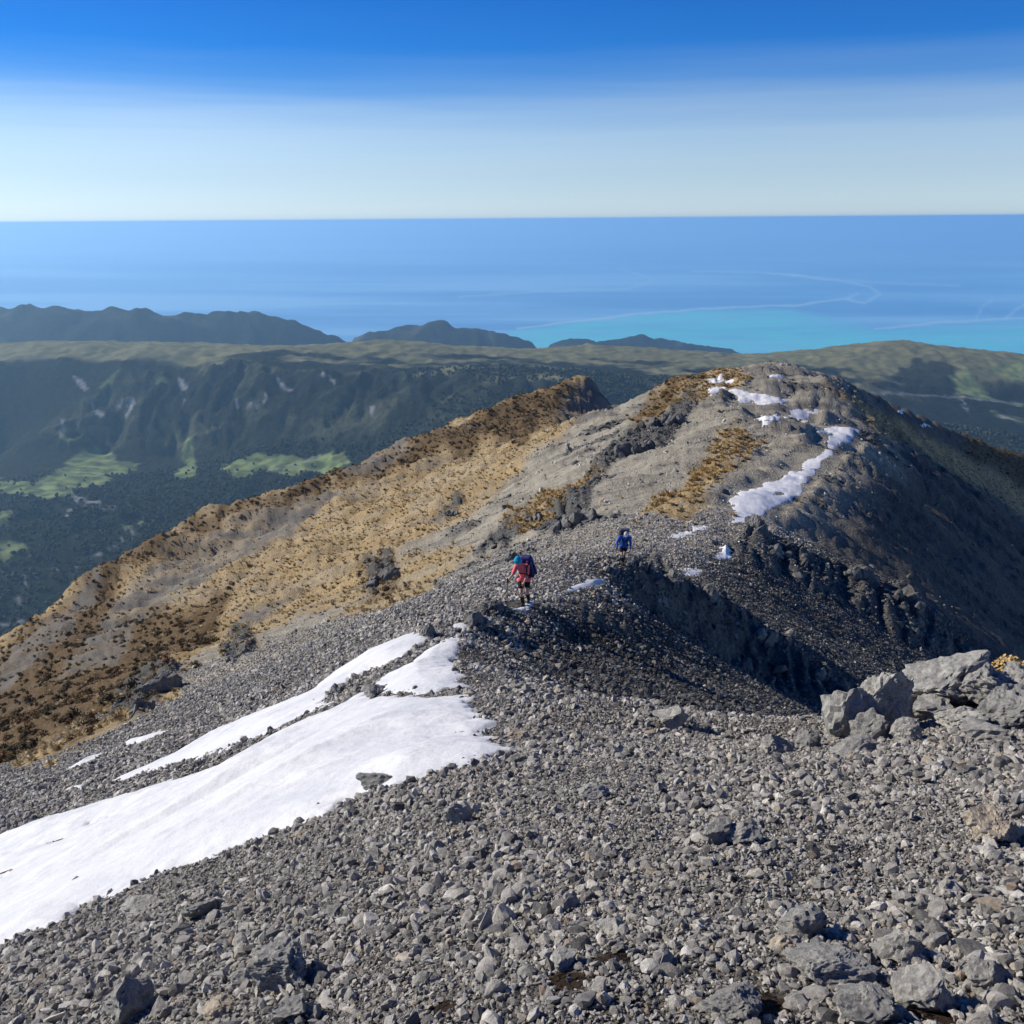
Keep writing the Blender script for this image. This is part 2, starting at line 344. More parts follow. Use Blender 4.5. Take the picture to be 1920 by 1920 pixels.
def ridge_material():
    m, nt, b = mat('scree_ground')
    g = N(nt, 'ShaderNodeNewGeometry'); P = g.outputs['Position']
    def A(n):
        a = N(nt, 'ShaderNodeAttribute', attribute_name=n); return a.outputs['Fac']
    n1 = noise(nt, 0.18, 6, .65, P); n2 = noise(nt, 2.6, 6, .7, P); n3 = noise(nt, 16, 5, .75, P)
    mp = N(nt, 'ShaderNodeMapping'); mp.inputs['Scale'].default_value = (.05, .45, .1); mp.inputs['Rotation'].default_value = (0, 0, .12); L(nt, P, mp.inputs[0])
    st = noise(nt, 1.0, 5, .65, mp.outputs[0])
    grey = ramp(nt, n2.outputs[0], [(.25, (.12, .116, .106)), (.5, (.21, .202, .185)), (.78, (.32, .308, .28))])
    grey2 = mixc(nt, .75, grey.outputs[0], ramp(nt, n1.outputs[0], [(.3, (.72, .72, .74)), (.7, (1.15, 1.1, 1.02))]).outputs[0], 'MULTIPLY')
    grey3 = mixc(nt, .6, grey2.outputs[0], ramp(nt, n3.outputs[0], [(.3, (.45, .45, .47)), (.52, (1, 1, 1)), (.75, (1.5, 1.48, 1.42))]).outputs[0], 'MULTIPLY')
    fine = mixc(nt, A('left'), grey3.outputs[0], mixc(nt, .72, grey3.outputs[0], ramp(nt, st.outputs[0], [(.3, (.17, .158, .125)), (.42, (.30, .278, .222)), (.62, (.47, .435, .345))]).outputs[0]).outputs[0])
    fine = mixc(nt, 1.0, fine.outputs[0], ramp(nt, A('flank'), [(0, (1, 1, 1)), (1, (.50, .51, .53))]).outputs[0], 'MULTIPLY')  # right flank's rock darker, its deep shade also put into the colour
    fine = mixc(nt, 1.0, fine.outputs[0], ramp(nt, A('near'), [(0, (1, 1, 1)), (1, (.62, .60, .57))]).outputs[0], 'MULTIPLY')     # near ground darker: fines, plus the shade between stones put into its colour
    gold = ramp(nt, n2.outputs[0], [(.25, (.23, .16, .075)), (.5, (.42, .32, .17)), (.75, (.56, .45, .265))])
    gold2 = mixc(nt, .7, gold.outputs[0], ramp(nt, n1.outputs[0], [(.3, (.62, .55, .48)), (.68, (1.15, 1.12, 1.08))]).outputs[0], 'MULTIPLY')
    scrub = ramp(nt, n2.outputs[0], [(.25, (.035, .026, .015)), (.5, (.10, .062, .028)), (.75, (.18, .12, .06))])
    scr = ramp(nt, n2.outputs[0], [(.3, (.12, .113, .103)), (.7, (.20, .188, .17))])
    rock = ramp(nt, n2.outputs[0], [(.25, (.05, .05, .05)), (.55, (.12, .118, .11)), (.8, (.22, .215, .2))])
    c = mixc(nt, A('gold'), fine.outputs[0], gold2.outputs[0])
    c = mixc(nt, A('scrub'), c.outputs[0], scrub.outputs[0])
    c = mixc(nt, A('scree'), c.outputs[0], scr.outputs[0])
    c = mixc(nt, A('crag'), c.outputs[0], rock.outputs[0]); c = mixc(nt, A('earth'), c.outputs[0], (.030, .019, .011))
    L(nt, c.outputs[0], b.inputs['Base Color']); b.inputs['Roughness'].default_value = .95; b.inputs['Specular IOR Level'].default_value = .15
    # relief of small stones: finest near, coarser patches far away
    v1 = N(nt, 'ShaderNodeTexVoronoi'); v1.inputs['Scale'].default_value = 28; L(nt, P, v1.inputs['Vector'])
    v2 = N(nt, 'ShaderNodeTexVoronoi'); v2.inputs['Scale'].default_value = 3.2; L(nt, P, v2.inputs['Vector'])
    b1 = N(nt, 'ShaderNodeBump'); b1.inputs['Strength'].default_value = .9; b1.inputs['Distance'].default_value = .03; L(nt, v1.outputs['Distance'], b1.inputs['Height'])
    b2 = N(nt, 'ShaderNodeBump'); b2.inputs['Strength'].default_value = .7; b2.inputs['Distance'].default_value = .22; L(nt, v2.outputs['Distance'], b2.inputs['Height']); L(nt, b1.outputs[0], b2.inputs['Normal'])
    b3 = N(nt, 'ShaderNodeBump'); b3.inputs['Strength'].default_value = .6; b3.inputs['Distance'].default_value = .5; L(nt, n2.outputs[0], b3.inputs['Height']); L(nt, b2.outputs[0], b3.inputs['Normal'])
    L(nt, b3.outputs[0], b.inputs['Normal'])
    return m
EARTH = np.zeros(Z.shape)                    # patches of bare dark earth between the near stones
ESP = []
for ex, ey, er in ((1440, 1885, 42), (1405, 1860, 24), (1065, 1850, 40), (1150, 1808, 34), (1745, 1905, 45), (830, 1895, 26)):
    p = hit(ex, ey); rad = er * np.linalg.norm(p) / FPX; ESP.append((p[0], p[1], rad))
    EARTH = np.maximum(EARTH, sstep(1.25, .8, np.hypot(GXm - p[0], GYm - p[1]) / rad + .25 * fbm(GXm * 12, GYm * 12, 2, 66)))
me = mesh_np('mountain_ridge', np.stack([GXm, GYm, Z], -1).reshape(-1, 3), gridfaces(NR, NT)[:, ::-1])
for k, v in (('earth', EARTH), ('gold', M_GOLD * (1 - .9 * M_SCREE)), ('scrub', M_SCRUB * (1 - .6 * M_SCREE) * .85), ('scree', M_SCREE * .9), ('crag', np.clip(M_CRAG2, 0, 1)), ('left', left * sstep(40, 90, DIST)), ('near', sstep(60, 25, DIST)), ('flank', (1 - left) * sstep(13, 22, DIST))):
    attr(me, k, v)
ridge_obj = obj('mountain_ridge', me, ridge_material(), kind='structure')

# ------------------------------------------------------------------ valley, scarp, plateau and coast hills
SEA = -1400.0
def rows(txt):
    return [tuple(float(v) for v in r.split()) for r in txt.strip().replace('\n', '|').split('|')]
far_c = []
def add(txt): 
    r = rows(txt); far_c.extend(tuple(at(*q)) for q in r); return r
def back(r, D, slope, pts):
    for a, b, c in r:
        p = at(a, b, c); h = math.hypot(p[0], p[1]); pts.append((p[0] * (1 + D / h), p[1] * (1 + D / h), p[2] - D * math.tan(R(slope))))
add('''0 1200 1950|100 1130 2120|0 1110 2180|220 1060 2330|0 1040 2450|150 1005 2600|280 985 2760|120 985 2640|0 970 2700|60 945 2880
0 925 3080|200 900 3260|100 880 3380|400 930 3020|400 895 3250|600 890 3220|520 860 3380
0 850 3850|200 842 3760|330 850 3680|420 840 3610|600 825 3480|800 795 3340|1000 765 3200
0 700 4080|120 690 4070|250 710 3960|400 720 3840|560 730 3710|700 735 3610|850 735 3500|1000 745 3390''')
add('''0 677 4150|123 670 4120|233 676 4030|400 686 3900|490 685 3840|600 695 3745|680 703 3680|750 706 3630|830 709 3570|870 704 3545|960 711 3470|1020 718 3430|1120 722 3425|1190 722 3460|1300 715 3600
0 664 4270|200 661 4220|400 668 4120|600 681 4010|750 690 4020|900 692 4020|1050 694 4060|1200 694 4100|1400 694 4100
1600 700 3980|1680 735 3800|1780 745 3820|1920 755 3850|1600 668 4260|1720 690 4080|1800 705 4000|1860 680 4150|1900 715 3980
1700 770 3560|1800 800 3350|1920 800 3400|1880 840 3100|1600 720 3800|1500 700 4000''')
sk = add('''0 643 4680|90 640 4680|180 641 4660|300 643 4620|390 644 4600|470 648 4570|560 650 4550|640 643 4500|720 637 4500|790 641 4520|850 648 4550|930 650 4580|1000 654 4600|1100 646 4650|1180 650 4680
1250 655 4700|1330 660 4700|1400 665 4700|1480 660 4650|1560 650 4600|1640 640 4550|1700 638 4550|1760 648 4550|1830 655 4550|1920 665 4500|2050 670 4450|-140 645 4700''')
back(sk, 350, 13, far_c); back(sk, 1200, 14, far_c)
c1 = add('''-150 570 7600|0 572 7500|60 571 7450|100 574 7450|140 582 7400|170 585 7400|210 579 7400|250 576 7400|275 582 7400|300 592 7500|345 586 7700|385 598 7800|400 590 7800|415 584 7800|480 588 7800|520 596 7800|550 605 7800|590 620 7800|620 635 7800|645 645 7800''')
c2 = add('''660 635 8500|700 621 8500|755 612 8500|790 611 8500|810 607 8500|830 605 8500|850 609 8500|870 615 8550|920 621 8600|950 630 8600|975 640 8600|1000 646 8600''')
c3 = add('''1030 643 9300|1060 637 9300|1085 636 9300|1110 638 9350|1130 643 9400|1150 637 9400|1180 632 9400|1215 630 9400|1250 638 9450|1290 646 9450|1330 650 9450|1370 656 9450|1405 664 9450''')
for cc, dr in ((c1, 30), (c2, 26), (c3, 18)):
    back(cc, 700, dr, far_c); back(cc, -700, -dr * -1, far_c) if False else None
    for a, b, c in cc:
        p = at(a, b, c); k = (c - 750) / c
        far_c.append((p[0] * k, p[1] * k, p[2] - 750 * math.tan(R(dr * .8))))
for x in (-6000, -3500, -1000, 1500, 4000, 7000):
    far_c += [(x, 11200, SEA - 25), (x * 1.2, 13500, SEA - 40), (x, 10300, SEA - 12)]
far_c += [(6000, 6500, SEA - 5), (8000, 6000, SEA - 5), (3500, 6800, -1360), (2200, 6500, -1250), (4200, 5600, -1150), (5200, 8000, SEA - 20), (3800, 8300, SEA - 10), (-6500, 7000, -800), (-7000, 4500, -600), (-5000, 3500, -700), (-4000, 2500, -850), (4500, 3000, -800), (6500, 4300, -1000)]
for x in (-900, -300, 300, 900): far_c += [(x, 480, -470), (x, 800, -760), (x * 1.5, 1200, -880)]
far_c += [(-1200, 1600, -900), (0, 1700, -890), (1200, 1700, -880), (700, 2500, -850), (1700, 2500, -800), (0, 2500, -860)]
ft = TPS(far_c, 3.0)
FT_, FR_ = 640, 430
tf = np.linspace(-R(47), R(47), FT_); rf = np.exp(np.linspace(math.log(480), math.log(3000), 120))
rf = np.concatenate([rf[:-1], np.linspace(3000, 5200, 190), np.exp(np.linspace(math.log(5230), math.log(13000), 122))[1:]])
FR_ = len(rf)
RF, TF = np.meshgrid(rf, tf, indexing='ij'); FX = RF * np.sin(TF); FY = RF * np.cos(TF)
FZ = ft(FX, FY)
FZ0 = FZ.copy()
FPX_, FPY_ = proj(np.stack([FX, FY, FZ], -1))
fw1 = 12 * fbm(FX / 110, FY / 110, 4, 71, .6); fw2 = 8 * fbm(FX / 110, FY / 110, 4, 75, .6)
def fcover(polys, soft=3.0, jit=1.0, rng=(0, 1e9)):
    m = np.zeros(FX.shape)
    for p in polys:
        s = np.array(p.split(), float).reshape(-1, 2)
        x0, y0 = s.min(0) - 30; x1, y1 = s.max(0) + 30
        k = (FPX_ > x0) & (FPX_ < x1) & (FPY_ > y0) & (FPY_ < y1) & (RF > rng[0]) & (RF < rng[1])
        if k.any(): m[k] = np.maximum(m[k], sstep(-soft, soft, sdpoly(FPX_[k] + jit * fw1[k], FPY_[k] + jit * fw2[k], s.tolist())))
    return m
# relief: spurs and gullies on the scarp face and coast hills, soft undulation on the plateau
_dr = np.gradient(FZ0, axis=0) / np.gradient(RF, axis=0); _dt = np.gradient(FZ0, axis=1) / (RF * (tf[1] - tf[0])); FS = np.hypot(_dr, _dt)
scarp = sstep(.35, .6, FS) * sstep(3000, 3200, RF) * sstep(4350, 4200, RF) * sstep(900, 500, FX)
FZ += scarp * 34 * (.6 + .8 * pn(FX / 500, FY / 300, 83)) * (ridged(FX / 230 + .9 * fbm(FX / 260, FY / 200, 3, 4), FY / 500, 5, 81, .58) - .7)
coast = sstep(5600, 6600, RF) * sstep(10500, 9300, RF)
FZ += coast * 24 * (ridged(FX / 300 + .4 * fbm(FX / 500, FY / 500, 2, 5), FY / 900, 4, 85) - .8) * sstep(-1390, -1200, FZ0)
FZ += coast * 14 * fbm(FX / 170, FY / 170, 3, 86) * sstep(-1390, -1200, FZ0)
plat = sstep(-690, -620, FZ0) * sstep(3380, 3500, RF) * sstep(5400, 5000, RF) * sstep(.55, .35, FS)
FZ += plat * (5 * fbm(FX / 160, FY / 160, 4, 87) + 9 * (ridged(FX / 230, FY / 420, 3, 88) - .7) * sstep(4430, 4100, RF))
val = sstep(3400, 3100, RF) * sstep(1200, 1700, RF)
FZ += val * 17 * (ridged(FX / 210, FY / 260, 4, 91) - .6)
FZ += 5.0 * fbm(FX / 45, FY / 45, 4, 93, .6) * sstep(6000, 5000, RF) + scarp * 7 * ridged(FX / 60, FY / 160, 3, 95)
F_FIELD_OR_LIT = fcover(['-30 900 60 905 110 880 150 850 190 838 215 860 255 872 250 885 210 895 190 905 150 920 100 935 40 930 0 925',
    '410 880 450 858 520 850 560 860 600 850 640 850 660 870 620 895 580 885 540 895 500 880 440 893', '318 900 350 855 362 820 368 850 370 885 350 900',
    '0 1020 30 1018 60 1030 20 1050 0 1052', '228 990 268 982 270 990 235 1000', '0 970 25 965 20 985 0 990', '120 830 165 825 160 832 125 836',
    '1850 690 1920 668 1920 720 1880 705', '1780 708 1810 690 1840 720 1860 750 1800 740', '1790 742 1920 752 1920 757 1800 746', '1860 775 1920 785 1920 790 1870 780'], 3)
F_FIELD_OR_LIT = np.maximum(F_FIELD_OR_LIT, fcover(['190 735 222 690 225 700 200 745', '285 730 305 700 312 720 290 735'], 3, .6) * .6)  # sunlit streaks on the scarp spurs, their light put in as field colour
F_SCAR = fcover(['138 702 152 712 168 735 160 735 142 715', '172 765 180 770 206 810 190 812', '215 760 232 750 255 755 250 780 240 790 230 770 222 780', '118 795 126 796 118 830 112 830',
    '520 715 548 740 545 747 525 730', '490 752 505 748 500 765 492 768', '445 765 452 765 450 785 446 780', '465 770 485 770 485 776 465 777', '690 770 700 770 706 790 698 792', '858 785 872 790 866 800 858 800',
    '120 925 180 940 215 950 220 970 190 965 150 955', '165 930 180 930 182 950 170 948', '130 955 140 965 115 970', '175 990 200 1010 190 1008', '290 980 308 1000 302 996',
    '30 1130 50 1090 48 1110 35 1140', '335 700 350 720 345 760 338 740', '600 705 640 715 640 725 600 712', '1790 740 1810 762 1815 775 1808 770'], 2.0, .35)
F_SCAR *= sstep(-.35, .15, fbm(FX / 22, FY / 60, 3, 107))
def track(pts, wd=1.3):
    p = np.array(pts.split(), float).reshape(-1, 2); d = np.full(FX.shape, 1e9)
    for (x1, y1), (x2, y2) in zip(p[:-1], p[1:]):
        ex, ey = x2 - x1, y2 - y1; t = np.clip(((FPX_ - x1) * ex + (FPY_ - y1) * ey) / (ex * ex + ey * ey), 0, 1); d = np.minimum(d, np.hypot(FPX_ - x1 - t * ex, FPY_ - y1 - t * ey))
    return np.exp(-(d / wd) ** 2)
for tr in ('0 1172 30 1168 52 1158 60 1150', '60 1090 130 1060 190 1040 235 1012 262 1002', '175 992 200 1008', '235 1000 270 990 292 985 306 1000', '500 884 560 868 600 852', '1600 735 1700 740 1800 745 1920 758', '1800 745 1812 760 1816 775', '1866 778 1920 792'):
    F_SCAR = np.maximum(F_SCAR, .8 * track(tr))
F_GRASS = np.clip(plat * sstep(-.55, .25, pn(FX / 260, FY / 130, 101) + .5 * pn(FX / 90, FY / 60, 102) + 1.3 * sstep(4150, 4420, RF) - .35), 0, 1)
F_GRASS *= 1 - .85 * fcover(['1680 700 1720 670 1780 680 1800 720 1790 740 1700 740', '1420 680 1560 690 1600 720 1400 720'], 6)
F_GRASS = np.maximum(F_GRASS, coast * .35 * sstep(.2, .6, pn(FX / 200, FY / 200, 103)))
F_FIELD_OR_LIT *= .45 + .55 * sstep(-.3, .3, fbm(FX / 60, FY / 60, 3, 108))
F_SHRUB = scarp * sstep(-.2, .6, fbm(FX / 170, FY / 170, 3, 104)) * .8

def valley_material():
    m, nt, b = mat('bush_and_pasture')
    g = N(nt, 'ShaderNodeNewGeometry'); P = g.outputs['Position']
    def A(n):
        a = N(nt, 'ShaderNodeAttribute', attribute_name=n); return a.outputs['Fac']
    n1 = noise(nt, .004, 6, .65, P); n2 = noise(nt, .045, 6, .75, P); n3 = noise(nt, .012, 5, .6, P)
    bush = ramp(nt, n2.outputs[0], [(.3, (.009, .012, .010)), (.55, (.020, .025, .018)), (.8, (.050, .053, .036))])
    bare = ramp(nt, n2.outputs[0], [(.3, (.04, .05, .03)), (.75, (.14, .14, .085))])
    grass = ramp(nt, n3.outputs[0], [(.3, (.11, .115, .055)), (.7, (.23, .22, .115))])
    field = ramp(nt, n3.outputs[0], [(.25, (.11, .15, .055)), (.5, (.20, .26, .10)), (.75, (.30, .34, .15))])
    scar = ramp(nt, n2.outputs[0], [(.3, (.16, .165, .17)), (.7, (.38, .38, .38))])
    c = mixc(nt, A('shrub'), bush.outputs[0], bare.outputs[0])
    c = mixc(nt, A('grass'), c.outputs[0], grass.outputs[0]); c = mixc(nt, A('field'), c.outputs[0], field.outputs[0]); c = mixc(nt, A('scar'), c.outputs[0], scar.outputs[0])
    L(nt, c.outputs[0], b.inputs['Base Color']); b.inputs['Roughness'].default_value = 1; b.inputs['Specular IOR Level'].default_value = 0.05
    inv = N(nt, 'ShaderNodeMath', operation='SUBTRACT'); inv.inputs[0].default_value = 1
    mxg = N(nt, 'ShaderNodeMath', operation='MAXIMUM'); L(nt, A('grass'), mxg.inputs[0]); L(nt, A('field'), mxg.inputs[1]); L(nt, mxg.outputs[0], inv.inputs[1])
    md = N(nt, 'ShaderNodeMath', operation='MULTIPLY_ADD'); md.inputs[1].default_value = .7; md.inputs[2].default_value = .15; L(nt, inv.outputs[0], md.inputs[0])
    bp = N(nt, 'ShaderNodeBump'); bp.inputs['Distance'].default_value = 14; L(nt, md.outputs[0], bp.inputs['Strength']); L(nt, n2.outputs[0], bp.inputs['Height'])
    L(nt, bp.outputs[0], b.inputs['Normal']); return m
me = mesh_np('valley_and_hills', np.stack([FX, FY, FZ], -1).reshape(-1, 3), gridfaces(FR_, FT_)[:, ::-1])
for k, v in (('field', F_FIELD_OR_LIT), ('scar', F_SCAR), ('grass', F_GRASS), ('shrub', F_SHRUB)): attr(me, k, v)
valley_obj = obj('valley_and_hills', me, valley_material(), kind='structure')

# ------------------------------------------------------------------ sea
SA, SB = 700, 300
ta = np.linspace(-R(40), R(40), SA)
ang = np.concatenate([[R(.02)], np.linspace(R(.08), R(9.5), SB - 1)])
sr = -SEA / np.tan(ang)
SR, ST = np.meshgrid(sr, ta, indexing='ij'); SXm = SR * np.sin(ST); SYm = SR * np.cos(ST)
spx, spy = proj(np.stack([SXm, SYm, np.full(SR.shape, SEA)], -1))
sw = 5 * fbm(spx / 60, spy / 14, 3, 111) 
def line(pts, wd):
    p = np.array(pts.split(), float).reshape(-1, 2); d = np.full(SR.shape, 1e9)
    for (x1, y1), (x2, y2) in zip(p[:-1], p[1:]):
        ex, ey = x2 - x1, y2 - y1; t = np.clip(((spx - x1) * ex + (spy + sw * .5 - y1) * ey) / (ex * ex + ey * ey), 0, 1)
        d = np.minimum(d, np.hypot(spx - x1 - t * ex, spy + sw * .5 - y1 - t * ey))
    return np.exp(-(d / wd) ** 2)
slick = sum(a * line(p, wd) for p, wd, a in (('860 556 1000 548 1100 543 1180 540 1225 526 1200 514 1165 506', 2.2, .4), ('1300 508 1450 512 1560 525 1630 535 1650 552 1620 567 1590 562', 2.6, .6),
    ('1440 513 1600 526 1800 536', 2, .45), ('970 617 1040 607 1160 592 1300 580 1400 575 1490 572 1590 560 1610 550', 2, .7), ('1640 617 1720 608 1800 602 1920 597', 2, .6),
    ('1830 600 1842 575 1860 562', 2, .5), ('1885 598 1905 580 1925 568', 2.5, .55), ('520 573 700 570 760 567', 2, .35)))
bx = np.array([0, 900, 970, 1040, 1160, 1300, 1400, 1490, 1590, 1640, 1700, 1920, 3000]); by = np.array([660, 640, 617, 607, 592, 580, 576, 580, 596, 617, 612, 598, 590])
edge = np.interp(spx, bx, by); plume = sstep(-3, 10, spy + sw * .6 - edge) * (1 - .45 * sstep(1500, 1600, spx) * sstep(630, 610, spy)) * sstep(880, 1000, spx)
plume *= .75 + .35 * fbm(spx / 160, spy / 10, 3, 113)
band = .5 + .6 * fbm(spx / 1100, spy / 26, 5, 117)
m, nt, b = mat('sea_water')
def A2(n):
    a = N(nt, 'ShaderNodeAttribute', attribute_name=n); return a.outputs['Fac']
c0 = ramp(nt, A2('band'), [(.2, (.11, .35, .66)), (.5, (.17, .46, .76)), (.8, (.30, .60, .86))])
c1_ = mixc(nt, A2('plume'), c0.outputs[0], (.12, .68, .74)); c2_ = mixc(nt, A2('slick'), c1_.outputs[0], (.50, .75, .88))
L(nt, c2_.outputs[0], b.inputs['Base Color']); b.inputs['Roughness'].default_value = .5; b.inputs['Specular IOR Level'].default_value = .5; b.inputs['IOR'].default_value = 1.33
g = N(nt, 'ShaderNodeNewGeometry'); mp = N(nt, 'ShaderNodeMapping'); mp.inputs['Scale'].default_value = (.0022, .006, .01); L(nt, g.outputs['Position'], mp.inputs[0])
nz = noise(nt, 1.0, 8, .7, mp.outputs[0]); bp = N(nt, 'ShaderNodeBump'); bp.inputs['Strength'].default_value = .35; bp.inputs['Distance'].default_value = 12; L(nt, nz.outputs[0], bp.inputs['Height']); L(nt, bp.outputs[0], b.inputs['Normal'])
me = mesh_np('sea', np.stack([SXm, SYm, np.full(SR.shape, SEA)], -1).reshape(-1, 3), gridfaces(SB, SA))
for k, v in (('plume', np.clip(plume, 0, 1)), ('slick', np.clip(slick, 0, 1)), ('band', np.clip(band, 0, 1))): attr(me, k, v)
obj('sea', me, m, kind='structure')
# the near water below the land (unseen, closes the sheet under the coast)

# ------------------------------------------------------------------ haze
bm = bmesh.new(); bmesh.ops.create_cube(bm, size=1)
me = bpy.data.meshes.new('haze'); bm.to_mesh(me); bm.free()
hzo = obj('haze', me, None, kind='stuff')
HB = 4.4e6
hzo.scale = (HB, HB, 14 - (SEA - 60)); hzo.location = (0, 0, (14 + SEA - 60) / 2)
hm = bpy.data.materials.new('haze'); hm.use_nodes = True; nt = hm.node_tree; nt.nodes.clear()
o_ = N(nt, 'ShaderNodeOutputMaterial'); pv = N(nt, 'ShaderNodeVolumePrincipled')
pv.inputs['Color'].default_value = (.40, .70, .98, 1); pv.inputs['Density'].default_value = 5.0e-5; pv.inputs['Anisotropy'].default_value = .4
L(nt, pv.outputs[0], o_.inputs['Volume']); me.materials.append(hm)
hzo['label'] = 'pale blue sea haze filling the air over valley and coast'

# ------------------------------------------------------------------ snow
def snow_material(name='old_snow', k=1.0):
    m, nt, b = mat(name)
    g = N(nt, 'ShaderNodeNewGeometry'); P = g.outputs['Position']
    n1 = noise(nt, .9, 5, .6, P); n2 = noise(nt, 22, 4, .6, P); n3 = noise(nt, 5, 5, .6, P)
    c = ramp(nt, n1.outputs[0], [(.28, (.53 * k, .55 * k, .585 * k)), (.7, (.71 * k, .715 * k, .72 * k))]); 
    dn = noise(nt, 60, 3, .6, P); dirt = ramp(nt, dn.outputs[0], [(.66, (1, 1, 1)), (.74, (.55, .53, .5))])
    c = mixc(nt, .8, c.outputs[0], dirt.outputs[0], 'MULTIPLY')
    c2 = mixc(nt, .5, c.outputs[0], ramp(nt, n3.outputs[0], [(.25, (.80, .81, .82)), (.55, (1, 1, 1))]).outputs[0], 'MULTIPLY')
    L(nt, c2.outputs[0], b.inputs['Base Color']); b.inputs['Roughness'].default_value = .65; b.inputs['Specular IOR Level'].default_value = .25
    b1 = N(nt, 'ShaderNodeBump'); b1.inputs['Strength'].default_value = .30; b1.inputs['Distance'].default_value = .012; L(nt, n2.outputs[0], b1.inputs['Height'])
    b2 = N(nt, 'ShaderNodeBump'); b2.inputs['Strength'].default_value = .45; b2.inputs['Distance'].default_value = .06; L(nt, n3.outputs[0], b2.inputs['Height']); L(nt, b1.outputs[0], b2.inputs['Normal'])
    L(nt, b2.outputs[0], b.inputs['Normal']); return m
SNOW_M = snow_material(); SNOW_F = snow_material('brightened_snow', 1.2)  # far patches brightened in colour to make up for the grazing sun
SNOW_P = []
def biggest(F):                              # keep the one connected sheet
    lab = np.arange(F.max() + 1)
    while True:
        m = lab[F].min(1); new = lab.copy(); np.minimum.at(new, F.ravel(), np.repeat(m, 4)); new = new[new]
        if (new == lab).all(): break
        lab = new
    l = lab[F[:, 0]]; v, c = np.unique(l, return_counts=True); return F[l == v[c.argmax()]]
def snow(poly, label, res=110, thick=.10, holes=()):
    s = np.array(poly.split(), float).reshape(-1, 2)
    _far = np.hypot(*hit(s[:, 0].mean(), s[:, 1].mean())[:2]) > 45; _G = Z if _far else BASE
    wp = np.array([hit(a, b, _G)[:2] for a, b in s]); SNOW_P.append(wp.tolist())
    hw = [[hit(a, b)[:2].tolist() for a, b in np.array(h.split(), float).reshape(-1, 2)] for h in holes]
    l = np.log(np.hypot(wp[:, 0], wp[:, 1] - OY)); t = np.arctan2(wp[:, 0], wp[:, 1] - OY)
    dl = (l.max() - l.min()) * .06 + .004; dt = (t.max() - t.min()) * .06 + .002
    a, b = np.meshgrid(np.linspace(l.min() - dl, l.max() + dl, res), np.linspace(t.min() - dt, t.max() + dt, res), indexing='ij')
    x = np.exp(a) * np.sin(b); y = np.exp(a) * np.cos(b) + OY; d = np.hypot(x, y)
    sd = sdpoly(x, y, wp.tolist())
    for h in hw: sd = np.minimum(sd, -sdpoly(x, y, h))
    sc_ = .008 * d
    sd += sc_ * ((1.4 if res > 150 else .35) * fbm(x / sc_.mean() / 9, y / sc_.mean() / 9, 4, 131))
    if res > 150: sd += .10 * fbm(x / .45, y / .45, 3, 143) + .16 * fbm(x / 1.4, y / 1.4, 3, 144)
    if _far: sd += .32 * fbm(x / 2.6, y / 2.6, 4, 139, .65) - .4 * sstep(.3, .5, pn(x / 2.2, y / 2.2, 140)) + .22
    wE = np.clip(.022 * d, .12, 1.0) * (3.2 if res > 150 else 1.2)
    th_ = thick * np.clip(d / 14, .8, 1.6) * (.6 if _far else 1)
    up = np.where(sd > 0, th_ * (1 - np.exp(-np.maximum(sd, 0) / wE * 1.6)), sd * .5)
    z0 = np.where(d < 45, hbase(x, y) if res > 150 else np.maximum(hbase(x, y), hf(x, y)), hf(x, y))
    near = sstep(60, 30, d)
    wav = near * (.08 * fbm((x * .75 + y * .66) / 4.5, (x * .66 - y * .75) / 1.3, 3, 133) + .17 * (ridged((x * .75 + y * .66) / 9, (x * .66 - y * .75) / 3.2, 2, 135) - .5) + .012 * fbm(x / .35, y / .35, 2, 137))
    z = z0 + .03 + up + np.maximum(wav, -.5 * np.maximum(up, 0)) * sstep(0, 2.2 if res > 150 else .6, sd)
    keep = sd > -.25
    F = gridfaces(res, res)[:, ::-1]; F = F[keep.ravel()[F].all(1)]
    if not len(F): print('EMPTY SNOW', label); return
    F = biggest(F); u, inv = np.unique(F, return_inverse=True)
    me = mesh_np('snow_patch', np.stack([x, y, z], -1).reshape(-1, 3)[u], inv.reshape(-1, 4))
    o = obj('snow_patch', me, SNOW_F if _far else SNOW_M, label=label, category='snow', group='old snow lying along the ridge')
    return o
snow('''-40 1590 0 1566 100 1531 190 1503 250 1490 330 1460 440 1428 500 1385 560 1355 600 1340 640 1322 690 1296 728 1265 762 1247 794 1225 834 1203 864 1199 859 1214 850 1230 853 1250 844 1266 864 1288 819 1296 762 1297 725 1299 705 1308
    760 1311 820 1309 862 1310 897 1325 888 1342 872 1354 905 1357 893 1366 850 1381 862 1384 925 1386 908 1393 895 1400 932 1411 870 1435 820 1455 775 1470 740 1476 680 1490 640 1506 610 1530 560 1550 500 1571 430 1596 370 1622 280 1646 220 1676 132 1702 112 1732 40 1758 0 1776 -60 1800''',
    'broad white snowfield sweeping down the left of the gravel slope, the largest', 400, .09,
    holes=('690 1300 705 1288 722 1290 722 1300 700 1306', '152 1552 168 1543 178 1546 196 1534 220 1522 212 1534 196 1538 186 1545 172 1547', '42 1590 80 1580 128 1572 100 1582 60 1594', '0 1640 16 1634 14 1646 0 1652'))
snow('226 1457 310 1421 365 1392 474 1340 583 1297 700 1220 784 1192 806 1199 778 1212 747 1234 720 1246 693 1253 656 1275 620 1297 605 1315 605 1331 569 1342 510 1373 419 1406 365 1424 292 1441 219 1466',
    'long narrow snow strip just above the broad snowfield', 200, .06)
snow('215 1404 240 1392 285 1376 314 1370 290 1382 262 1393', 'thin snow streak on gravel left of the long strip, the higher one', 60, .05)
snow('131 1440 165 1420 200 1411 180 1422 150 1436', 'thin snow streak on the far left gravel below the brown scrub', 50, .05)
